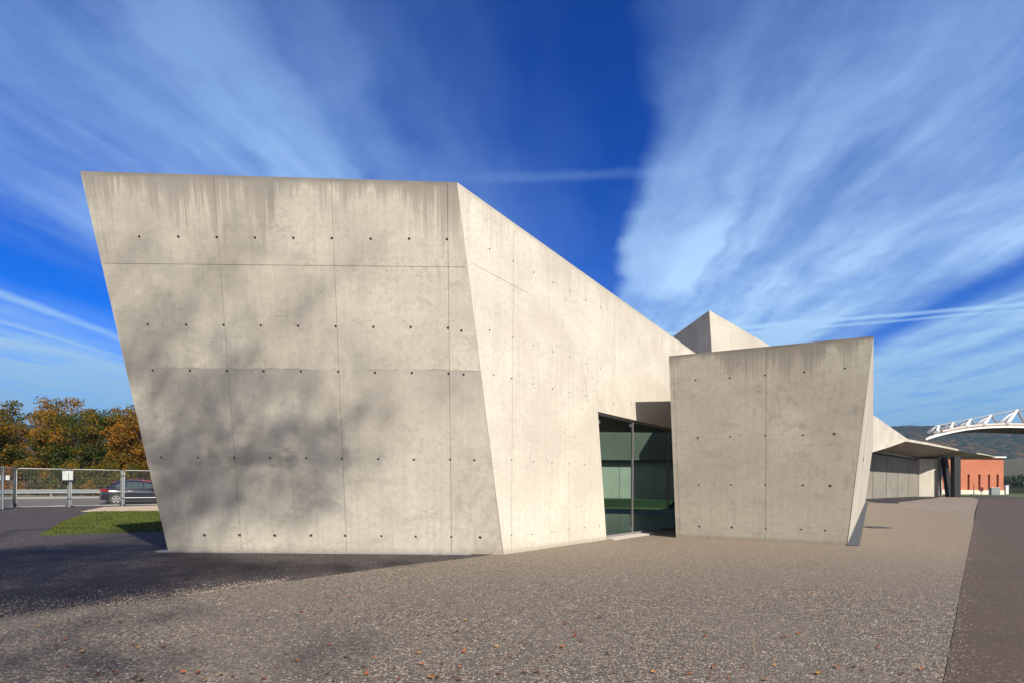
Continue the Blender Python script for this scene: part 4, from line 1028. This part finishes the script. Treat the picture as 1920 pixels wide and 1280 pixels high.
def make_car(loc, body_mat, label):
    t = empty('parked_car', loc, math.radians(41)); tag(t, label, 'car', 'cars parked beyond the fence')
    # stations along the length: x, half width, bottom z, waist z, top z, half width at the top
    lowst = [(-0.02, .66, .36, .62, .84), (0.06, .78, .26, .64, .94), (0.3, .84, .22, .66, .97), (0.75, .87, .20, .66, .95), (1.5, .88, .20, .65, .93), (2.3, .88, .20, .64, .91), (2.9, .87, .20, .62, .90), (3.35, .84, .20, .60, .84), (3.75, .78, .22, .56, .74), (3.95, .66, .28, .50, .62)]
    V, F = [], []
    for (x, hw, zb_, zw, zt_) in lowst:
        ring = [(-hw * .9, zb_), (-hw, zb_ + .12), (-hw, zw), (-hw * .95, zt_ - .03), (-hw * .8, zt_ + .02), (0, zt_ + .05), (hw * .8, zt_ + .02), (hw * .95, zt_ - .03), (hw, zw), (hw, zb_ + .12), (hw * .9, zb_)]
        V += [(x, y, z) for y, z in ring]
    R_ = 11
    for i in range(len(lowst) - 1):
        for k in range(R_): F.append((i * R_ + k, i * R_ + (k + 1) % R_, (i + 1) * R_ + (k + 1) % R_, (i + 1) * R_ + k))
    F += [tuple(range(R_))[::-1], tuple(range((len(lowst) - 1) * R_, len(lowst) * R_))]
    mesh_obj('body', V, F, body_mat, t, True)
    # cabin: roof line
    cst = [(0.16, .95, .74, .70), (0.42, 1.18, .68, .66), (0.78, 1.38, .62, .60), (1.3, 1.45, .60, .58), (1.9, 1.44, .60, .58), (2.3, 1.36, .61, .60), (2.65, 1.19, .66, .66), (3.02, .96, .74, .72)]
    V, F = [], []
    for (x, zt_, hw, _) in cst:
        wz = .90
        V += [(x, -.83, wz), (x, -hw, max(zt_ - .04, wz + .01)), (x, -hw * .75, zt_), (x, 0, zt_ + .025), (x, hw * .75, zt_), (x, hw, max(zt_ - .04, wz + .01)), (x, .83, wz)]
    for i in range(len(cst) - 1):
        for k in range(6): F.append((i * 7 + k, i * 7 + k + 1, (i + 1) * 7 + k + 1, (i + 1) * 7 + k))
    F += [tuple(range(7))[::-1], tuple(range(7 * 7, 8 * 7))]
    mesh_obj('cabin', V, F, body_mat, t, True)
    for s in (-1, 1):
        def yy(z, x):   # side surface of the cabin
            return s * (.835 - (z - .90) * .42)
        for poly in ([(0.62, .98), (1.12, .97), (1.12, 1.33), (0.86, 1.30), (0.62, 1.12)], [(1.17, .97), (1.98, .95), (1.98, 1.33), (1.17, 1.35)], [(2.03, .95), (2.80, .95), (2.40, 1.20), (2.20, 1.29), (2.03, 1.32)]):
            vv = [(x, yy(z, x) + s * 0.012, z) for x, z in poly]
            mesh_obj('window', vv, [tuple(range(len(vv)))], M_glass_car, t)
        mb = MB(); mb.box((2.46, s * .93, 1.0), (.16, .14, .12)); mb.build('mirror', M_trim, t)
        mb = MB(); mb.box((1.32, s * .885, .80), (.18, .03, .03)); mb.build('handle', M_lamp, t)
        mb = MB(); mb.box((1.75, s * .893, .40), (2.0, .02, .035)); mb.build('side_trim', M_lamp, t)
        mb = MB(); mb.box((0.12, s * .74, .86), (.34, .16, .16)); mb.build('tail_light', M_tail, t)
        mb = MB(); mb.box((3.72, s * .66, .66), (.30, .20, .14)); mb.build('headlight', M_lamp, t)
        for wx in (0.64, 3.14):
            mb = MB(); mb.tube([(wx, s * .80, .31), (wx, s * .886, .31)], .37, 22); mb.build('wheel_arch', M_trim, t)
            wh = empty('wheel'); wh.parent = t; wh.location = (wx, s * .84, .31)
            mb = MB(); mb.tube([(0, -.09, 0), (0, .09, 0)], .31, 24); mb.build('tyre', M_tyre, wh, False)
            mb = MB(); mb.tube([(0, s * .085, 0), (0, s * .10, 0)], .215, 20, .20); mb.build('rim_back', M_trim, wh)
            mb = MB()
            for k in range(5):
                a = k * 2 * math.pi / 5 + .3; d = Vector((math.cos(a), 0, math.sin(a))); q = Vector((-d.z, 0, d.x))
                y0, y1 = s * .098, s * .115
                P_ = [d * .03 + q * .035, d * .03 - q * .035, d * .20 - q * .06, d * .20 + q * .06]
                mb.prism([p + Vector((0, y0, 0)) for p in P_], [p + Vector((0, y1, 0)) for p in P_])
            for k in range(20):
                a, b_2 = k * math.pi / 10, (k + 1) * math.pi / 10
                mb.add([(r * math.cos(c), s * .112, r * math.sin(c)) for r, c in ((.19, a), (.225, a), (.225, b_2), (.19, b_2))], [(0, 1, 2, 3)])
            mb.build('rim', M_alloy, wh)
    mesh_obj('rear_window', [(.20, -.60, .99), (.20, .60, .99), (.47, .56, 1.24), (.47, -.56, 1.24)], [(0, 3, 2, 1)], M_glass_car, t).location = (-.03, 0, .02)
    mesh_obj('windscreen', [(2.98, -.66, .99), (2.98, .66, .99), (2.40, .54, 1.34), (2.40, -.54, 1.34)], [(0, 1, 2, 3)], M_glass_car, t).location = (.02, 0, .02)
    mb = MB(); mb.box((-.03, 0, .40), (.10, 1.5, .26)); mb.build('rear_bumper', body_mat, t)
    mb = MB(); mb.box((0.40, 0, 1.29), (.22, 1.05, .03)); mb.build('spoiler', body_mat, t)
    return t
make_car((((183 - HX) / FPX) * 31.6, 31.6 + .3, 0), paint('midnight_blue_paint', (0.004, 0.006, 0.016)), 'midnight blue hatchback parked side-on behind the mesh fence')
make_car((((198 - HX) / FPX) * 33.9, 33.9, 0.03), paint('red_paint', (0.36, 0.01, 0.025)), 'red car parked behind the dark hatchback, only its roof showing')

# ------------------------------------------------------------------ fallen leaves
def leaf_mesh(name, seed, col):
    rnd = random.Random(seed); V = []; n = 12
    V.append((0, 0, 0.006))
    for k in range(n):
        a = 2 * math.pi * k / n; r = (0.030 if k % 2 else 0.020) * rnd.uniform(.8, 1.2); r *= 1.25 if k in (0, 6) else 1
        V.append((r * math.cos(a) * 1.25, r * math.sin(a) * 0.9, 0.004 + abs(math.sin(a * 1.5 + seed)) * rnd.uniform(.005, .022)))
    me = bpy.data.meshes.new(name); me.from_pydata(V, [], [(0, 1 + k, 1 + (k + 1) % n) for k in range(n)]); me.update()
    m = plain(name + '_colour', col, 0.6, var=0.3, scale=40); me.materials.append(m); return me
kinds = [(leaf_mesh('rust_leaf', 1, (0.16, 0.038, 0.012)), 'rust brown fallen leaf lying on the gravel yard', 'rust brown fallen leaves'),
         (leaf_mesh('orange_leaf', 2, (0.25, 0.07, 0.014)), 'orange fallen leaf lying on the gravel yard', 'orange fallen leaves'),
         (leaf_mesh('dark_leaf', 3, (0.075, 0.025, 0.015)), 'dark shrivelled fallen leaf lying on the gravel yard', 'dark shrivelled fallen leaves'),
         (leaf_mesh('yellow_leaf', 4, (0.36, 0.18, 0.025)), 'yellow fallen leaf lying on the gravel yard', 'yellow fallen leaves')]
rnd = random.Random(31); fixed = [(381, 1188, 3), (269, 1188, 0), (305, 1215, 0), (126, 1250, 0), (618, 1210, 1), (700, 1234, 1), (650, 1234, 0), (870, 1223, 1), (791, 1247, 1), (1225, 1261, 3), (1535, 1264, 3), (808, 1273, 3), (1210, 1207, 1), (1060, 1171, 0),
    (1077, 1186, 1), (1078, 1193, 0), (1090, 1203, 0), (1124, 1158, 0), (1475, 1195, 1), (1566, 1208, 1), (1470, 1196, 1), (1512, 1212, 0), (1648, 1215, 0), (1605, 1252, 3), (1775, 1145, 3), (1812, 1151, 3), (930, 1213, 3), (364, 1191, 0), (857, 1185, 0)]
pos = list(fixed)
while len(pos) < 150:
    x = rnd.uniform(20, 1760); y = 1278 - 170 * rnd.random() ** 1.6
    if y < 1110: continue
    pos.append((x, y, rnd.choice((0, 0, 0, 1, 1, 2, 2, 3))))
cnt = 0
for (x, y, k) in pos:
    p = gnd(x, y); me, lab, grp = kinds[k]
    o = bpy.data.objects.new('fallen_leaf', me); o.location = (p.x, p.y, 0.012); sc = rnd.uniform(0.38, 0.8) * (1.0 if (x, y, k) not in fixed else 1.15)
    o.scale = (sc, sc, sc); o.rotation_euler = (rnd.uniform(-.3, .3), rnd.uniform(-.3, .3), rnd.uniform(0, 6.28))
    tag(o, lab, 'leaf', grp); COL.objects.link(o)
for x in (383, 402, 440, 515, 607, 628, 574, 827, 921):
    o = bpy.data.objects.new('fallen_leaf', kinds[0][0]); o.location = (gnd(x, 1037).x, BR.y - 0.05 - rnd.uniform(0, .08), 0.03); o.rotation_euler = (0, 0, rnd.uniform(0, 6)); o.scale = (.7, .7, .9)
    tag(o, 'small rust leaf caught on the stone strip below the front wall', 'leaf', 'leaves on the stone strip'); COL.objects.link(o)

# loose stones standing proud of the gravel
mb = MB(); rnd = random.Random(12)
for _ in range(4200):
    x = rnd.uniform(-7.2, -2.6) ; k = max(0.02, min(1.0, (-3.0 - x) / 2.0))
    ey = None
    for i in range(len(edge) - 1):
        a, b = edge[i + 1], edge[i]
        if a.x <= x <= b.x: ey = a.y + (b.y - a.y) * (x - a.x) / (b.x - a.x)
    if ey is None or x > -3.4: continue
    y = ey + abs(rnd.gauss(0, 0.04 + 0.62 * k)) - 0.10 * k; r = rnd.uniform(0.005, 0.011); a0 = rnd.uniform(0, 6)
    V = [(x + r * math.cos(a0 + q * 1.2566), y + r * math.sin(a0 + q * 1.2566), 0.004) for q in range(5)] + [(x, y, 0.004 + r)]
    mb.add(V, [(q, (q + 1) % 5, 5) for q in range(5)])
def stone(x, y, z, r):
    a0 = rnd.uniform(0, 6)
    V = [(x + r * math.cos(a0 + q * 1.2566) * rnd.uniform(.7, 1.2), y + r * math.sin(a0 + q * 1.2566) * rnd.uniform(.7, 1.2), z) for q in range(5)] + [(x, y, z + r * rnd.uniform(.7, 1.2))]
    mb.add(V, [(q, (q + 1) % 5, 5) for q in range(5)])
for _ in range(34000):                       # loose stones over the whole yard, evenly strewn
    p = Vector((rnd.uniform(-8.5, 15.5), rnd.uniform(3.8, 19.0), 0))
    if abs(p.x) > p.y * 0.97: continue
    if (p - bA).dot(nh) < 0.06 and (p - bA).dot(U3) > -0.05 and (p - bB).dot(nh4) < 0.75: continue
    if (p - BR).dot(N2) < 0.08 and p.x > -0.2: continue
    if (p - bB).dot(nh4) < 0.75 and p.y > 12.4: continue
    if (p - rl0).cross(dd).z > -0.03: continue
    if p.x <= 0 and (p.y > 10.8 or p.y > 10.15 + (p.x + 0.9) * 0.72): continue
    k = rnd.random(); stone(p.x, p.y, 0.0, 0.0045 + 0.006 * k * k + 0.00018 * p.y)
for _ in range(1100):                        # stones kicked over the edge of the drive
    t = rnd.uniform(0, 1) ** 2 * 26; p = rl0 + dd * (t - 0.5) + Vector((dd.y, -dd.x, 0)) * (abs(rnd.gauss(0, 0.10)) - 0.04)
    stone(p.x, p.y, 0.008, rnd.uniform(0.004, 0.009))
ms = mat_leaf('loose_stone', [(0.0, c4(0.05, 0.04, 0.035)), (0.4, c4(0.14, 0.11, 0.088)), (0.8, c4(0.28, 0.23, 0.175)), (1.0, c4(0.52, 0.45, 0.36))], 0.0, 30.0)
tag(mb.build('loose_gravel', ms), kind='stuff')

# ------------------------------------------------------------------ the air between here and the hills
m = bpy.data.materials.new('haze_air'); m.use_nodes = True; g = G(m.node_tree); g.n.remove(g.n['Principled BSDF'])
vol = g.n.new('ShaderNodeVolumePrincipled'); vol.inputs['Color'].default_value = c4(0.40, 0.62, 0.95); vol.inputs['Density'].default_value = 0.00013
vol.inputs['Anisotropy'].default_value = 0.2
g.l.new(vol.outputs[0], g.n['Material Output'].inputs['Volume'])
hz = MB(); hz.box((0, 1700, 90), (10100, 4700, 184)); tag(hz.build('haze', m), kind='stuff')
